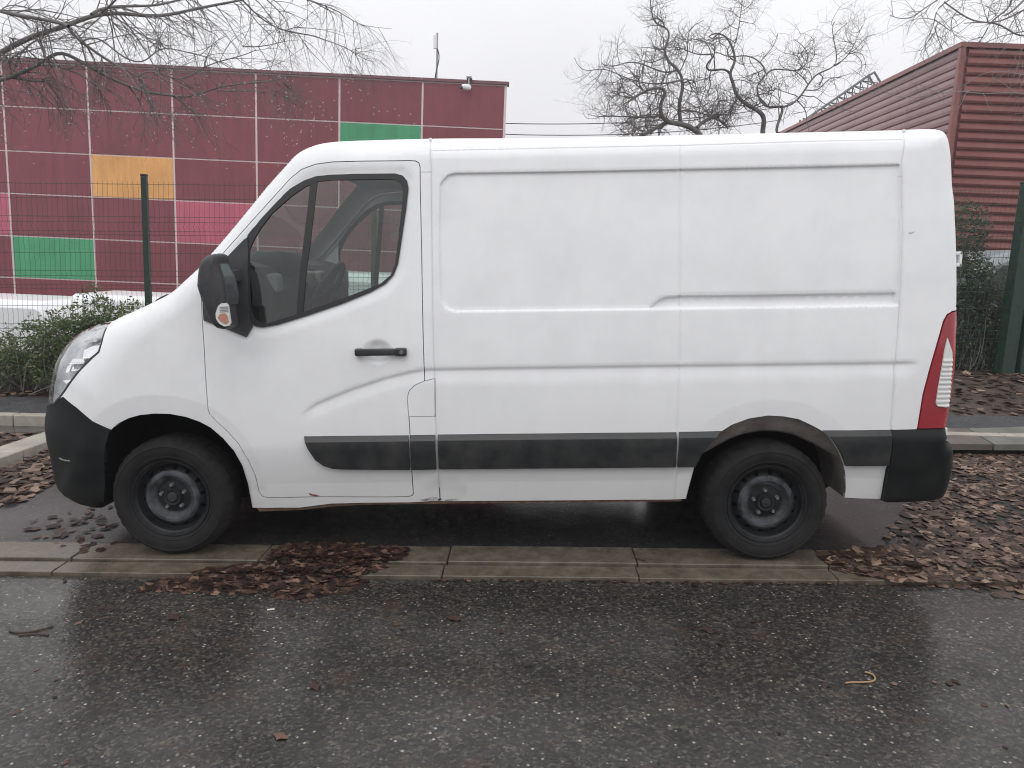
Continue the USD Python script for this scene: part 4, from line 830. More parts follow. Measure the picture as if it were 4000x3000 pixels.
both('mirror_base', panel(TRI, off=-.006, spacing=.02, flange=.02, feat=False), M['trim2'], dp)
obj('fuel_flap', panel(FLAP), M['paint'], van, 50)
# headlights, bumpers, tail lights
hl = both('headlight', panel(LAMP.buffer(-.003), off=.004, feat=True, flange=.0), M['lamp_glass'])
both('lamp_bucket', panel(LAMP, off=.05, feat=True, flange=0), M['lamp_grey'], hl)
both('lamp_gasket', panel(LAMP.difference(LAMP.buffer(-.009)).difference(LineString(EP[:, :2]).buffer(.03)), off=-.001, spacing=.01, feat=True, flange=.02), M['seal'], hl)
def facet(px, o0, o1):
    xz = US([(x / 3.16, 1050 + y / 3.16) for x, y in px]); zm = xz[:, 1].max(); z0 = xz[:, 1].min()
    return panel(Polygon(xz).buffer(0), off=lambda x, z: o0 + (o1 - o0) * (z - z0) / (zm - z0 + 1e-6), spacing=.012, flange=.01, feat=False)
for px in ([(1015, 912), (1060, 868), (1165, 868), (1170, 905)], [(1170, 830), (1235, 815), (1225, 870), (1170, 885)], [(1015, 1010), (1215, 910), (1200, 1000), (1160, 1060), (1100, 1100), (1020, 1110)], [(860, 1120), (1020, 1120), (1020, 1175), (855, 1175)], [(800, 1215), (845, 1175), (850, 1275), (810, 1285)], [(870, 1215), (1015, 1185), (960, 1255), (880, 1260)], [(950, 1050), (1010, 1045), (990, 1060)], [(750, 1388), (855, 1375), (820, 1420)]):
    both('reflector', facet(px, .0, .035), M['chrome'], hl, smooth=False)
both('front_bumper', panel(BUMF, off=-.004, spacing=.022, feat=False, flange=.03), M['bumper'])
both('rear_bumper', panel(BUMR, off=lambda x, z: -.022 * sst((BUMR.bounds[3] - z) / .04), spacing=.02, feat=False, flange=.04), M['bumper'])
tl = both('tail_light', panel(TAILL.buffer(-.003), off=-.006, spacing=.015, feat=False, flange=.02), M['red_lens'])
INS = Polygon(US([(3697, 1319), (3715, 1374), (3717, 1402), (3702, 1590), (3657, 1584), (3652, 1572), (3660, 1515), (3675, 1431), (3686, 1363)])).buffer(0).intersection(TAILL)
both('clear_insert', panel(INS, off=lambda x, z: -.012 + .0035 * np.sign(np.sin(z * 2 * np.pi / .0235)) * (z < INS.bounds[3] - .11), spacing=.006, feat=False, flange=.01), M['clear_lens'], tl, smooth=30)
# side strips
def bevel_pts(T):
    xs = np.arange(T[:, 0].min(), T[:, 0].max(), .008); zt = np.interp(xs, T[:, 0], T[:, 1]); return np.vstack([np.column_stack([xs, zt - o]) for o in (.0262, .0285)])
def strip(top, bottom, **kw):
    T, B = US(top), US(bottom); pg = Polygon(np.vstack([T, B[::-1]])).buffer(0)
    return pg, panel(pg, off=lambda x, z: -.024 * np.clip((np.interp(x, T[:, 0], T[:, 1]) - z) / .027, 0, 1) - .001, spacing=.018, flange=.02, feat=False, extra=bevel_pts(T))
for tp, bt in (([(1188, 1704), (1400, 1702), (1597, 1700)], [(1190, 1710), (1208, 1752), (1236, 1793), (1267, 1815), (1303, 1827), (1353, 1830), (1604, 1831)]),
               ([(1604, 1699.5), (1701, 1698)], [(1609, 1831), (1706, 1830)]), ([(1711, 1697), (2200, 1692), (2642, 1688)], [(1716, 1829), (2200, 1825), (2636, 1821)])):
    both('side_strip', strip(tp, bt)[1], M['trim'], smooth=25)
for tp, bt in (([(2652, 1687), (2830, 1684)], [(2644, 1821), (2740, 1820)]), ([(3170, 1682), (3479, 1679)], [(3280, 1816), (3464, 1815)])):
    pg, _ = strip(tp, bt); T = US(tp); pg = pg.intersection(FULL).difference(LineString(A_R).buffer(.003))
    pg = max(getattr(pg, 'geoms', [pg]), key=lambda g: g.area)
    both('side_strip', panel(pg, off=lambda x, z: -.024 * np.clip((np.interp(x, T[:, 0], T[:, 1]) - z) / .027, 0, 1) - .001, spacing=.018, flange=.02, feat=False, extra=bevel_pts(T)), M['trim'], smooth=25)
# door handle
hx, hz_ = US([(1389, 1358), (1590, 1391)])[:, 0], US([(1389, 1391), (1590, 1358)])[:, 1]
ys = float(S0(HND[0], HND[1])[0])
hd = both('door_handle', cat_([rbox(hx[0], hx[1] - .055, ys - .034, ys - .016, hz_[0] + .003, hz_[1], .008), rbox(hx[1] - .06, hx[1], ys - .030, ys + .01, hz_[0], hz_[1], .007), rbox(hx[0], hx[0] + .035, ys - .030, ys + .01, hz_[0] + .002, hz_[1], .007)]), M['trim'], dp)
both('key_lock', revolve([(0, -.004), (.009, -.004), (.011, 0), (.012, .004)], 20).apply_translation([hx[1] - .024, ys - .031, (hz_[0] + hz_[1]) / 2]), M['bolt'], dp)
# the front, roof and back that join the two sides
yE = surface(EP[:, 0], EP[:, 1], False)
BUL = np.interp(np.arange(len(EP)), [0, EIDX['b1'], EIDX['h1'], EIDX['h2'], EIDX['w0'], EIDX['w1'], EIDX['w1'] + 12, EIDX['r1'], EIDX['r1'] + 8, len(EP) - 1], [.01, .012, .012, .06, .10, .07, .04, .035, .02, .02])
def wrap(i0, i1, v0=0.0, v1=1.0, n=18, off=0.0):
    idx = np.arange(i0, i1 + 1); v = np.linspace(v0, v1, n + 1); q = 1 - (2 * v - 1) ** 2
    y = yE[idx][:, None] + (WID - 2 * yE[idx])[:, None] * v[None]; o = BUL[idx][:, None] * q[None] + off
    X = EP[idx, 0][:, None] + EN[idx, 0][:, None] * o; Z = EP[idx, 1][:, None] + EN[idx, 1][:, None] * o
    V = np.stack([X, y, Z], -1).reshape(-1, 3); m = n + 1; i, j = np.meshgrid(np.arange(len(idx) - 1), np.arange(n), indexing='ij')
    qd = np.stack([i * m + j, i * m + j + 1, (i + 1) * m + j + 1, (i + 1) * m + j], -1).reshape(-1, 4)
    return trimesh.Trimesh(V, np.vstack([qd[:, [0, 2, 1]], qd[:, [0, 3, 2]]]), process=False)
I = EIDX
obj('front_bumper_face', wrap(0, I['b1']), M['bumper'], van, True)
both('headlight_face', wrap(I['b1'], I['h1'] - 6, 0, .17, 5), M['lamp_glass'], hl, True)
both('lamp_bucket_face', wrap(I['b1'], I['h1'] - 6, 0, .17, 5, -.04), M['lamp_grey'], hl, True)
obj('grille', wrap(I['b1'], I['b1'] + 9, .17, .83, 12), M['trim'], van, True)
obj('bonnet', cat_([wrap(I['b1'] + 9, I['h1'] - 6, .17, .83, 12), wrap(I['h1'] - 6, I['h2'], 0, 1, 18)]), M['paint'], van, True)
wb = I['w0'] - 3
obj('scuttle', wrap(I['h2'], wb, .08, .92, 14), M['trim'], van, True)
both('pillar', cat_([wrap(I['h2'], I['w1'], 0, .05, 3)]), M['paint'], None, True)
obj('windscreen', wrap(wb, I['w1'] - 4, .05, .95, 16), M['screen'], van, True)
obj('windscreen_header', wrap(I['w1'] - 4, I['w1'], .05, .95, 16), M['seal'], van, True)
obj('roof', wrap(I['w1'], I['r1'] - 5, 0, 1, 20), M['paint'], van, True)
rd = [obj('rear_door', wrap(I['r1'] - 5, I['k1'], a, b, 9), M['paint'], van, True) for a, b in ((0, .497), (.503, 1))]
obj('rear_bumper_face', wrap(I['k1'], len(EP) - 1, 0, 1, 12, .004), M['bumper'], van, True)
# white hinge at the back edge and the foot of the rear door
hg = np.array([U(3727, 983, .12), U(3749, 1042, .12)]); hx0, hx1, hz1, hz0 = hg[0, 0] - .03, hg[1, 0], hg[0, 1], hg[1, 1]
obj('door_hinge', cat_([rbox(hx1 - .016, hx1, .10, .15, hz0, hz1, .005), rbox(hx0, hx1, .10, .15, hz1 - .018, hz1, .005), rbox(hx0, hx1, .10, .15, hz0, hz0 + .018, .005)]), M['paint'], rd[0], 40)
fg = np.array([U(3678, 1668, .12), U(3690, 1722, .12)])
obj('door_foot', rbox(fg[0, 0] - .01, fg[1, 0] + .002, .10, .16, fg[1, 1], fg[0, 1], .006), M['paint'], rd[0], 40)
for px in ((1684, 545), (3523, 512)):
    x, z = U(*px, .2); obj('roof_plug', rbox(x - .007, x + .007, .17, .21, z - .012, z + .004, .003), M['paint'], van, 40)
# dark cowl end that shows over the bonnet
cw = [U(X, Y, 1.12) for X, Y in ((604, 1186), (616, 1172), (636, 1160), (655, 1152), (668, 1149), (668, 1162), (650, 1180), (612, 1196))]
m = trimesh.creation.extrude_polygon(Polygon(cw).buffer(.003), .4, engine='earcut'); v = m.vertices
obj('wiper_cowl', trimesh.Trimesh(np.column_stack([v[:, 0], v[:, 2] + 1.1, v[:, 1]]), m.faces, process=False), M['trim'], van)
# wing mirrors
zm = lambda p, y: np.array([U(750 + a / 3.6875, 900 + b / 3.6875, y) for a, b in p])
POD = [(395, 340), (300, 358), (230, 410), (190, 480), (170, 560), (158, 680), (150, 790), (185, 900), (235, 1060), (300, 1230), (350, 1320), (430, 1390), (530, 1410), (585, 1395), (590, 1320), (570, 1200), (565, 1060), (572, 960), (560, 880), (538, 760), (510, 660), (478, 560), (455, 480), (455, 420), (440, 360)]
pc_ = Polygon(zm(POD, -.14)).buffer(.004); n = 60; lay = []
for y, ins in ((-.035, .03), (-.05, .012), (-.08, .003), (-.14, 0), (-.20, .004), (-.225, .014), (-.24, .034)):
    c = pc_.buffer(-ins).exterior; lay.append(np.array([[*c.interpolate(i / n, True).coords[0]] for i in range(n)])); lay[-1] = np.column_stack([lay[-1][:, 0], np.full(n, y), lay[-1][:, 1]])
    s0 = np.argmin(np.arctan2(lay[-1][:, 2] - lay[-1][:, 2].mean(), lay[-1][:, 0] - lay[-1][:, 0].mean()) ** 2); lay[-1] = np.roll(lay[-1], -s0, 0)
v = np.vstack(lay + [lay[0].mean(0, keepdims=True), lay[-1].mean(0, keepdims=True)]); Fm = []
for a in range(len(lay) - 1):
    for i in range(n):
        p_, q_ = a * n + i, a * n + (i + 1) % n; Fm += [(p_, p_ + n, q_ + n), (p_, q_ + n, q_)]
nl = len(lay) * n
for i in range(n): Fm += [(i, (i + 1) % n, nl), (nl - n + i, nl + 1, nl - n + (i + 1) % n)]
mr = both('wing_mirror', trimesh.Trimesh(v, Fm, process=False), M['trim2'], None, 50)
IND = Polygon(zm([(355, 1270), (350, 1190), (385, 1090), (430, 1050), (490, 1045), (520, 1080), (537, 1200), (555, 1330), (530, 1375), (470, 1380), (400, 1340)], -.235)).buffer(-.004).buffer(.004)
def plate(pg, y, t=.01):
    m_ = trimesh.creation.extrude_polygon(pg, t, engine='earcut'); w_ = m_.vertices; return trimesh.Trimesh(np.column_stack([w_[:, 0], y - w_[:, 2], w_[:, 1]]), m_.faces[:, ::-1], process=False)
ind = both('indicator', cat_([plate(IND, -.222, .022)]), M['clear_lens'], mr, 40)
AMB = Polygon(zm([(370, 1260), (400, 1205), (470, 1190), (512, 1230), (530, 1320), (490, 1352), (410, 1312)], -.245)).buffer(-.003).buffer(.003)
both('amber_insert', plate(AMB, -.243, .003), M['amber'], ind, 40)
both('lens_rib', cat_([plate(Polygon(zm([(400, b), (522, b - 8), (524, b), (400, b + 8)], -.245)), -.243, .003) for b in (1105, 1128, 1150, 1172)]), M['bolt'], ind)
from shapely import affinity
mg = affinity.translate(pc_, .004, 0).difference(pc_.buffer(-.006)).intersection(shapely.box(pc_.centroid.x, pc_.bounds[1] + .12, 9, pc_.bounds[3] - .05)); mg = max(getattr(mg, 'geoms', [mg]), key=lambda g: g.area)
M['mirror_dark'] = principled('mirror_glass', (0.03, 0.033, 0.035), 0.06, specular_ior_level=0.8)  # dark reflection put into the glass colour, not mirrored
both('mirror_glass', plate(mg, -.065, .14), M['mirror_dark'], mr, 40)
ar = zm([(470, 560), (640, 560), (640, 640), (500, 660)], -.03); both('mirror_arm', rbox(ar[:, 0].min(), ar[:, 0].max(), -.06, .09, ar[:, 1].min() - .03, ar[:, 1].max(), .012), M['trim2'], mr, 40)
# wheels
def wheel(hub, far, label=None):
    cx, cz = hub; T = [cx, 0, cz]
    prof = [(.030, .062), (.032, .052), (.045, .050), (.050, .074), (.086, .078), (.100, .066), (.122, .046), (.134, .046), (.146, .058), (.176, .088), (.184, .088), (.188, .050), (.197, .042), (.203, .030), (.209, .028), (.211, .036), (.200, .05), (.195, .22)]
    prof = [(0, .062)] + prof
    rim = manifold3d.Manifold(manifold3d.Mesh(*[np.asarray(a, t) for a, t in zip((lambda m_: (m_.vertices, m_.faces))(revolve(prof + [(.0, .22)], 72)), (np.float32, np.uint32))]))
    for i in range(14):
        a = 2 * math.pi * i / 14 + .1; c = manifold3d.Manifold.cylinder(.12, .0125, .0125, 12).rotate([90, 0, 0]).translate([.160 * math.cos(a), .14, .160 * math.sin(a)]); rim = rim - c
    mm_ = rim.to_mesh(); rm = trimesh.Trimesh(mm_.vert_properties[:, :3], mm_.tri_verts, process=False)
    if len(rm.faces) < 50: rm = revolve(prof, 72)
    nseg = 240; tp = [(.200, .06), (.208, .036), (.222, .026), (.226, .0215), (.230, .0175), (.233, .0195), (.245, .014), (.266, .010), (.282, .0125), (.285, .0095), (.289, .0115), (.300, .024), (.314, .040), (.322, .056), (.326, .075), (.326, .10), (.320, .102), (.320, .112), (.326, .114), (.326, .15), (.320, .152), (.320, .162), (.326, .164), (.326, .20), (.314, .225), (.285, .25), (.245, .25), (.208, .23), (.2, .2)]
    ty = revolve(tp, nseg); vv = ty.vertices.copy(); r_ = np.hypot(vv[:, 0], vv[:, 2]); an = np.arctan2(vv[:, 2], vv[:, 0]); blk = (np.floor(an / (2 * math.pi) * 72) % 2 == 0) & (r_ > .311); k_ = np.where(blk, (r_ - .003) / np.maximum(r_, 1e-6), 1); vv[:, 0] *= k_; vv[:, 2] *= k_
    vv[:, 2] = np.maximum(vv[:, 2], -.3165)
    ty = trimesh.Trimesh(vv, ty.faces, process=False)
    fx = (lambda m_: mirror(m_)) if far else (lambda m_: m_)
    rc_ = np.hypot(*rm.triangles_center[:, [0, 2]].T); dm, bm = (trimesh.Trimesh(rm.vertices, rm.faces[k_], process=False) for k_ in ((rc_ > .094) & (rc_ < .147) & (rm.triangles_center[:, 1] < .1), ~((rc_ > .094) & (rc_ < .147) & (rm.triangles_center[:, 1] < .1))))
    w = obj('wheel', fx(bm.apply_translation(T)), M['rim'], van, 35, label)
    obj('wheel_disc', fx(dm.apply_translation(T)), M['steel'], w, 35)
    obj('tyre', fx(ty.apply_translation(T)), M['rubber'], w, 40)
    obj('hub_cap', fx(revolve([(0, .044), (.024, .046), (.029, .052), (.029, .07)], 24).apply_translation(T)), M['trim'], w, 40)
    for i in range(5):
        a = 2 * math.pi * (i + .3) / 5; b = manifold3d.Manifold.cylinder(.026, .0115, .009, 6).rotate([90, 0, 0]); q_ = b.to_mesh()
        obj('wheel_bolt', fx(trimesh.Trimesh(q_.vert_properties[:, :3], q_.tri_verts, process=False).apply_translation([cx + .065 * math.cos(a), .080, cz + .065 * math.sin(a)])), M['bolt'], w)
for far in (False, True):
    wheel(fhub, far); wheel(rhub, far)
# wheel arches, underbody
def arch_liner(A, y1, nm, mat):
    L = LineString(A); n_ = 50; c = np.array([L.interpolate(i / n_, True).coords[0] for i in range(n_ + 1)]); ys_ = np.array([0, .05, .1, .15, .2, 1.0])
    y0 = S0(c[:, 0], c[:, 1]) + .004; hub = c.mean(0); V_ = []
    for t in ys_: s_ = 1 + .0 * t; V_.append(np.column_stack([c[:, 0], y0 + (y1 - y0) * t, c[:, 1] - (.10 * sst(t / .2) * sst((c[:, 1] - hub[1] + .12) / .25) if nm == 'wheel_arch_dusty' else 0)]))
    V_ = np.vstack(V_); m = n_ + 1; i, j = np.meshgrid(np.arange(5), np.arange(n_), indexing='ij'); qd = np.stack([i * m + j, i * m + j + 1, (i + 1) * m + j + 1, (i + 1) * m + j], -1).reshape(-1, 4)
    both('wheel_arch', trimesh.Trimesh(V_, np.vstack([qd[:, [0, 1, 2]], qd[:, [0, 2, 3]]]), process=False), mat, None, True)
    pg = Polygon(c).buffer(.06); m_ = trimesh.creation.extrude_polygon(pg, .01, engine='earcut'); w_ = m_.vertices
    both('arch_wall', trimesh.Trimesh(np.column_stack([w_[:, 0], y1 + w_[:, 2], w_[:, 1]]), m_.faces, process=False), M['black'])
arch_liner(A_F, .46, 'wheel_arch', M['black']); arch_liner(A_R, .42, 'wheel_arch_dusty', M['liner'])
xs_, xr_ = SILL[0, 0], SILL[-1, 0]; zb = SILL[3, 1]
obj('floor_pan', cat_([box(xs_ - .02, xr_, .10, .48, zb + .03, zb + .12), box(-2.3, 1.9, .48, WID - .48, zb + .02, zb + .14), box(xs_ - .02, xr_, WID - .48, WID - .10, zb + .03, zb + .12), box(A_R[-1, 0] + .02, 1.95, .10, WID - .1, zb + .06, zb + .14), box(A_R[0, 0], 1.95, .46, WID - .46, zb + .1, zb + .2)]), M['black'], van)
obj('axle', cat_([tubes([(np.array([[rhub[0], .2, rhub[1]], [rhub[0], WID - .2, rhub[1]]]), .045)], 10), tubes([(np.array([[fhub[0], .2, fhub[1]], [fhub[0], WID - .2, fhub[1]]]), .04)], 10), tubes([(np.array([[-1.2, .9, zb], [.4, .95, zb], [.9, 1.0, zb + .02], [1.7, 1.3, zb + .02]]), .035)], 8)]), M['black'], van)
both('sill_flange', panel(Polygon(US([(990, 1978), (1600, 1955), (2665, 1944), (2664, 1961), (2100, 1967), (1600, 1972), (1420, 1975), (1300, 1981), (1180, 1995), (1010, 2001)])), off=.014, spacing=.05, flange=.01, feat=False), M['rust'])
# marks on the paint
def mark(name, px, mat, off=-.0015): both(name, panel(Polygon(US(px)).buffer(0), off=off, spacing=.01, flange=0, feat=True), mat, None, far=False)
mark('rust_chip', [(1206, 1926), (1213, 1927), (1222, 1931), (1232, 1931), (1249, 1937), (1228, 1938), (1212, 1934)], M['chip'])
mark('crack', [(1714, 1908), (1717, 1908), (1719, 1945), (1725, 1952), (1712, 1957), (1708, 1956), (1716, 1948)], M['seal'])
mark('scuff', [(1640, 1951), (1700, 1944), (1712, 1950), (1690, 1957), (1650, 1958)], M['scuff'])
mark('scuff', [(1735, 1953), (1760, 1950), (1790, 1950), (1770, 1955), (1740, 1957)], M['scuff'])
mark('scratch', [(232, 1786), (250, 1793), (266, 1797), (276, 1798), (275, 1801), (262, 1800), (246, 1797), (231, 1790)], M['scuff'], -.006)
mark('scratch', [(3549, 908), (3560, 909), (3571, 904), (3572, 906), (3561, 912), (3550, 911)], M['scuff'])
# cab interior
xd = fhub[0]
obj('cab_floor', box(A_F[-1, 0] + .03, SEAM_B[5, 0], .12, WID - .12, .55, .6), M['dash'], van)
obj('bulkhead', panel(Polygon([(0, 0), (1, 0), (1, 1)]), spacing=.5, flange=0, feat=False) if False else box(SEAM_B[3, 0] + .02, SEAM_B[3, 0] + .04, .16, WID - .16, .4, 2.12), M['inner'], van)
DT = DOOR.buffer(-.03).difference(WINO.buffer(.012)).intersection(shapely.box(-9, 0, 9, 1.46)).difference(shapely.box(-9, 1.6, WINO.bounds[0] + .06, 9)); DT = max(getattr(DT, 'geoms', [DT]), key=lambda g: g.area)
both('door_trim', panel(DT, off=.055, spacing=.06, flange=-.02, feat=False), M['dash'], dp)
obj('headliner', box(-1.05, SEAM_B[3, 0] + .02, .24, WID - .24, 2.10, 2.12), M['inner'], van)
dz = U(1060, 1030, .6)[1]
dsh = [(-1.75, 1.0), (-1.76, 1.40), (-1.66, 1.48), (-1.52, 1.57), (-1.44, 1.60), (-1.31, 1.565), (-1.24, 1.44), (-1.26, 1.25), (-1.3, 1.0)]
m = trimesh.creation.extrude_polygon(Polygon(dsh).buffer(-.02).buffer(.02), WID - .30, engine='earcut'); v = m.vertices
db = obj('dashboard', trimesh.Trimesh(np.column_stack([v[:, 0], v[:, 2] + .15, v[:, 1]]), m.faces, process=False), M['dash'], van, 40)
obj('instrument_hood', rbox(-1.46, -1.24, .40, .78, 1.5, 1.655, .05), M['dash'], db, 40)
obj('centre_console', rbox(-1.38, -1.14, .88, 1.2, .6, 1.40, .04), M['dash'], db, 40)
for y_ in (.24, .9, 1.15, 1.8): obj('air_vent', rbox(-1.29, -1.225, y_ - .06, y_ + .06, 1.43, 1.53, .02), M['inner'], db, 40)
st = trimesh.creation.torus(.20, .016, 40, 12); R_ = trimesh.transformations.rotation_matrix(math.radians(-58), [0, 1, 0]); st.apply_transform(R_); st.apply_translation([-1.08, .58, 1.40])
sw = obj('steering_wheel', st, M['dash'], van, True)
hubm = cat_([trimesh.creation.box([.14, .12, .05]), trimesh.creation.box([.03, .38, .02]), trimesh.creation.box([.2, .03, .02]).apply_translation([.1, 0, 0])]); hubm.apply_transform(R_); hubm.apply_translation([-1.09, .58, 1.39]); obj('steering_hub', hubm, M['dash'], sw)
for y0_, y1_, nm in ((.36, .86, 'driver_seat'), (1.0, 1.75, 'passenger_seat')):
    s_ = obj(nm, rbox(-.92, -.50, y0_, y1_, .78, .95, .05), M['seat'], van, 40)
    bk = rbox(-.07, .07, y0_ + .02, y1_ - .02, 0, .52, .05); bk.apply_transform(trimesh.transformations.rotation_matrix(math.radians(10), [0, 1, 0])); bk.apply_translation([-.55, 0, .88]); obj('seat_back', bk, M['seat'], s_, 40)

# ------------------------------------------------------------------ fallen leaves and small litter
def leaf_shape(r_):
    a = np.linspace(0, 2 * np.pi, 11)[:-1]; r = np.array([1, .7, .85, .65, .75, .5, .75, .65, .85, .7]) if r_.random() < .5 else np.array([1, .62, .7, .42, .55, .66, .5, .38, .72, .6])
    return np.column_stack([r * np.cos(a), r * np.sin(a) * .8])
def litter(name, label, zone, n, zbase, pile, mat, seed, size=(.035, .07), dens=None, cat='fallen leaves', plane=None):
    r_ = np.random.default_rng(seed); g = Polygon(zone).buffer(0); x0, y0, x1, y1 = g.bounds; V, Fc, k_ = [], [], 0; tmpl = [leaf_shape(r_) for _ in range(6)]
    cnt = 0
    while cnt < n:
        p = r_.uniform([x0, y0], [x1, y1])
        pt = Point(p)
        if not g.contains(pt): continue
        d = g.exterior.distance(pt)
        cl = meshkit.noise(np.array([p[0] * 3, p[1] * 3, seed]), seed)
        if dens and r_.random() > dens(p, d, cl): continue
        cnt += 1
        t = tmpl[r_.integers(6)]; s = r_.uniform(*size); a = r_.uniform(0, 6.28); c_, s_ = math.cos(a), math.sin(a)
        q = np.column_stack([t @ [[c_, s_], [-s_, c_]] * s, np.zeros(10)]); q[:, 2] = (q[:, 0] * r_.normal(0, .15) + q[:, 1] * r_.normal(0, .15)) + s * r_.uniform(-.1, .3) * ((t ** 2).sum(1) ** .5 - .6) * r_.choice([1, 1, -1])
        h = pile * r_.random() * min(1, d / .15); zb_ = zbase(p[0], p[1])
        q += [p[0], p[1], zb_ + h]; q[:, 2] = np.maximum(q[:, 2], zb_ + .002 + .002 * r_.random())
        V.append(np.vstack([q, q.mean(0) + [0, 0, s * r_.uniform(-.05, .1)]])); Fc += [(k_ + i, k_ + (i + 1) % 10, k_ + 10) for i in range(10)]; k_ += 11
    o = obj(name, trimesh.Trimesh(np.vstack(V), np.array(Fc), process=False), mat, None, False, label, cat, kind='stuff')
    return set_tone(o, np.repeat(r_.random(len(V)), 11))
gp_ = lambda pts, zo=0.0: [on_ground(x * D, y * D, zo)[:2] for x, y in pts]
def zk(x, y): return float(gz(x)) + (-.034 if y < -.185 else -.010 if y < -.022 else .006 if y < .21 else 0.0)
zb_bay = lambda x, y: float(gz(x))
zb_bed = lambda x, y: float(gz(x) + bedz(np.array(x), np.array(y)))
litter('leaf_litter', 'heap of wet brown leaves on the kerb and road behind the front wheel of the van', gp_([(285, 1268), (330, 1242), (440, 1228), (560, 1212), (600, 1186), (680, 1176), (760, 1178), (890, 1192), (880, 1212), (830, 1226), (800, 1240), (780, 1262), (720, 1275), (650, 1290), (560, 1276), (400, 1274)], -.01), 2400, zk, .024, M['leaf_dark'], 1, (.014, .044), lambda p, d, c: min(1, .08 + d / .10))
litter('leaf_litter', 'brown leaves between the slanting kerb and the front bumper of the van', gp_([(-140, 1120), (-140, 1082), (0, 1012), (112, 956), (330, 962), (330, 985), (130, 1030), (118, 1048), (60, 1082), (0, 1098)]), 800, zb_bay, .05, M['leaf'], 2, (.04, .075), lambda p, d, c: min(1, .2 + d / .12))
litter('leaf_litter', 'small triangle of brown leaves between the slanting kerb and the path at the left edge', gp_([(-420, 934), (104, 937), (-30, 980), (-420, 1090)], .08), 620, lambda x, y: float(gz(x)) + .087, .03, M['leaf'], 3, (.04, .075))
litter('leaf_litter', 'brown leaf litter under the green shrub at the left edge', [(-8.5, 3.87 - SKEW * -8.5 + 2 * SKEW * -8.5), (-2.2, 3.87 + SKEW * -2.2), (-2.2, 6.2), (-8.5, 6.4)], 2300, zb_bed, .035, M['leaf'], 4, (.04, .075))
litter('leaf_litter', 'brown leaf litter under the hedge behind the rear of the van', [(2.2, 3.87 + SKEW * 2.2), (9.0, 3.87 + SKEW * 9), (9.0, 7), (2.2, 7)], 2600, zb_bed, .035, M['leaf'], 5, (.04, .075))
litter('leaf_litter', 'trampled wet leaves on the parking bay beside the rear wheel and bumper of the van', gp_([(2000, 978), (2900, 1000), (3000, 1330), (2160, 1276), (2060, 1258), (1930, 1250), (1800, 1226), (1770, 1200), (1900, 1180), (1930, 1140), (1960, 1090), (1990, 1040)]), 12500, zk, .006, M['leaf'], 6, (.012, .06), lambda p, d, c: (.12 + .88 * sst((p[0] - 1.9) / 1.3)) * (.25 + .9 * sst((c - .35) / .25)) + (.9 if -.2 < p[1] < .22 else 0))
litter('leaf_litter', 'sparse scraps of leaf and twig on the wet road in front of the van', [(-2.2, -1.9), (2.2, -1.9), (2.8, -.2), (-2.8, -.2)], 75, zk, .002, M['leaf_dark'], 7, (.008, .028))
litter('leaf_litter', 'flattened dark leaves on the wet bay in front of the front wheel', gp_([(60, 1120), (240, 1090), (260, 1180), (180, 1195), (40, 1150)]), 60, zb_bay, .004, M['leaf_dark'], 8, (.02, .05))
litter('leaf_litter', 'thin line of leaf scraps along the joint of gutter and road', [(-.5, -.20), (1.9, -.20), (1.9, -.172), (-.5, -.172)], 150, lambda x, y: zk(x, -.3) + .004, .006, M['leaf_dark'], 9, (.008, .022))
M['straw'] = principled('straw', (0.30, 0.2, 0.10), 0.6); M['butt'] = principled('cigarette_paper', (0.6, 0.57, 0.5), 0.7); M['wood'] = principled('wet_twig', (0.045, 0.025, 0.02), 0.5)
def lying(name, label, cat, px, r, mat, zo=-.03):
    P = np.array([on_ground(x * D, y * D, zo) for x, y in px]); P[:, 2] = [zk(a, b) + r + .001 for a, b in P[:, :2]]
    obj(name, tubes([(spline(P, .008) if len(P) > 2 else P, r)], 6), mat, None, True, label, cat)
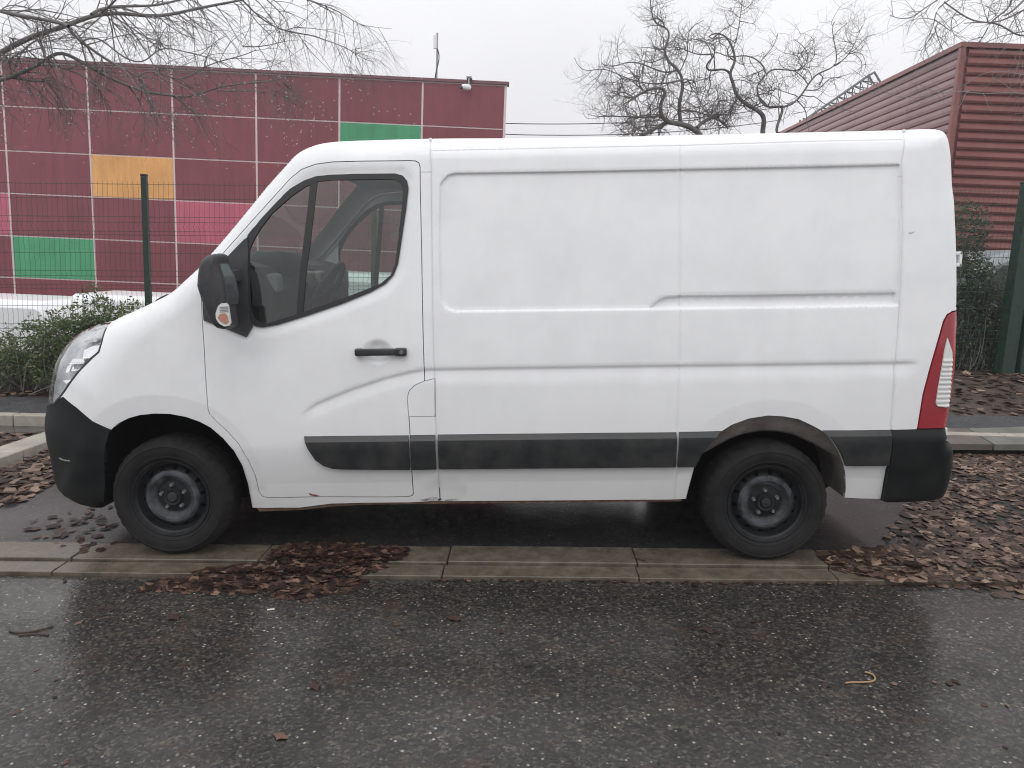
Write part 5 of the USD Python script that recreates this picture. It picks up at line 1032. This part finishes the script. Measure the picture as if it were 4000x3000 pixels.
lying('straw_stem', 'bent yellow straw lying on the wet road at lower right', 'straw', [(1826, 1476), (1862, 1474), (1890, 1468), (1888, 1460), (1868, 1452)], .0035, M['straw'])
lying('cigarette_butt', 'white cigarette butt on the road below the heap of leaves', 'cigarette butt', [(577, 1318), (593, 1316)], .004, M['butt'])
lying('twig', 'dark twig on the shiny wet road at the left, upper one', 'twig', [(20, 1362), (55, 1366), (80, 1362), (115, 1352)], .004, M['wood'])
lying('twig', 'dark forked twig on the shiny wet road at the left, lower one', 'twig', [(40, 1372), (75, 1370), (105, 1372)], .0035, M['wood'])
lying('twig', 'short dark twig lying on the gutter near the middle kerb joint', 'twig', [(1370, 1220), (1392, 1226)], .005, M['wood'])
r_ = np.random.default_rng(5)
for (x, y), s, lb in (((1500, 1262), .042, 'single dark leaf on the road in front of the rear wheel'), ((980, 1335), .045, 'single reddish leaf on the road below the middle of the van'), ((680, 1480), .045, 'single brown leaf low in the middle of the wet road'), ((1530, 1362), .05, 'reddish leaf flattened on the road right of the middle'), ((375, 1333), .045, 'reddish leaf in the dark reflection of the front wheel'), ((610, 1592), .04, 'pale brown leaf near the bottom edge of the road')):
    p = on_ground(x * D, y * D, -.03); t = leaf_shape(r_); a = r_.uniform(0, 6); q_ = np.column_stack([(t @ [[math.cos(a), math.sin(a)], [-math.sin(a), math.cos(a)]]) * s, np.full(10, zk(p[0], p[1]) + .003) + r_.uniform(0, .008, 10)]) + [p[0], p[1], 0]
    v = np.vstack([q_, q_.mean(0) + [0, 0, .004]]); set_tone(obj('fallen_leaf', trimesh.Trimesh(v, [(i, (i + 1) % 10, 10) for i in range(10)], process=False), M['leaf_dark'], None, False, lb, 'leaf'), [.1 if 'dark' in lb and 'red' not in lb else .9 if 'pale' in lb else .55] * 11)

# ------------------------------------------------------------------ drizzle in the air
M['haze'] = usdkit.material(stage, '/World/Looks/drizzle_haze', {'v': ('principled_volume', {'color': (0.93, 0.93, 0.95), 'density': 0.0013, 'anisotropy': 0.2})}, volume='v.volume')
obj('haze', box(-150, 150, -150, 150, -6, 14), M['haze'], kind='stuff')
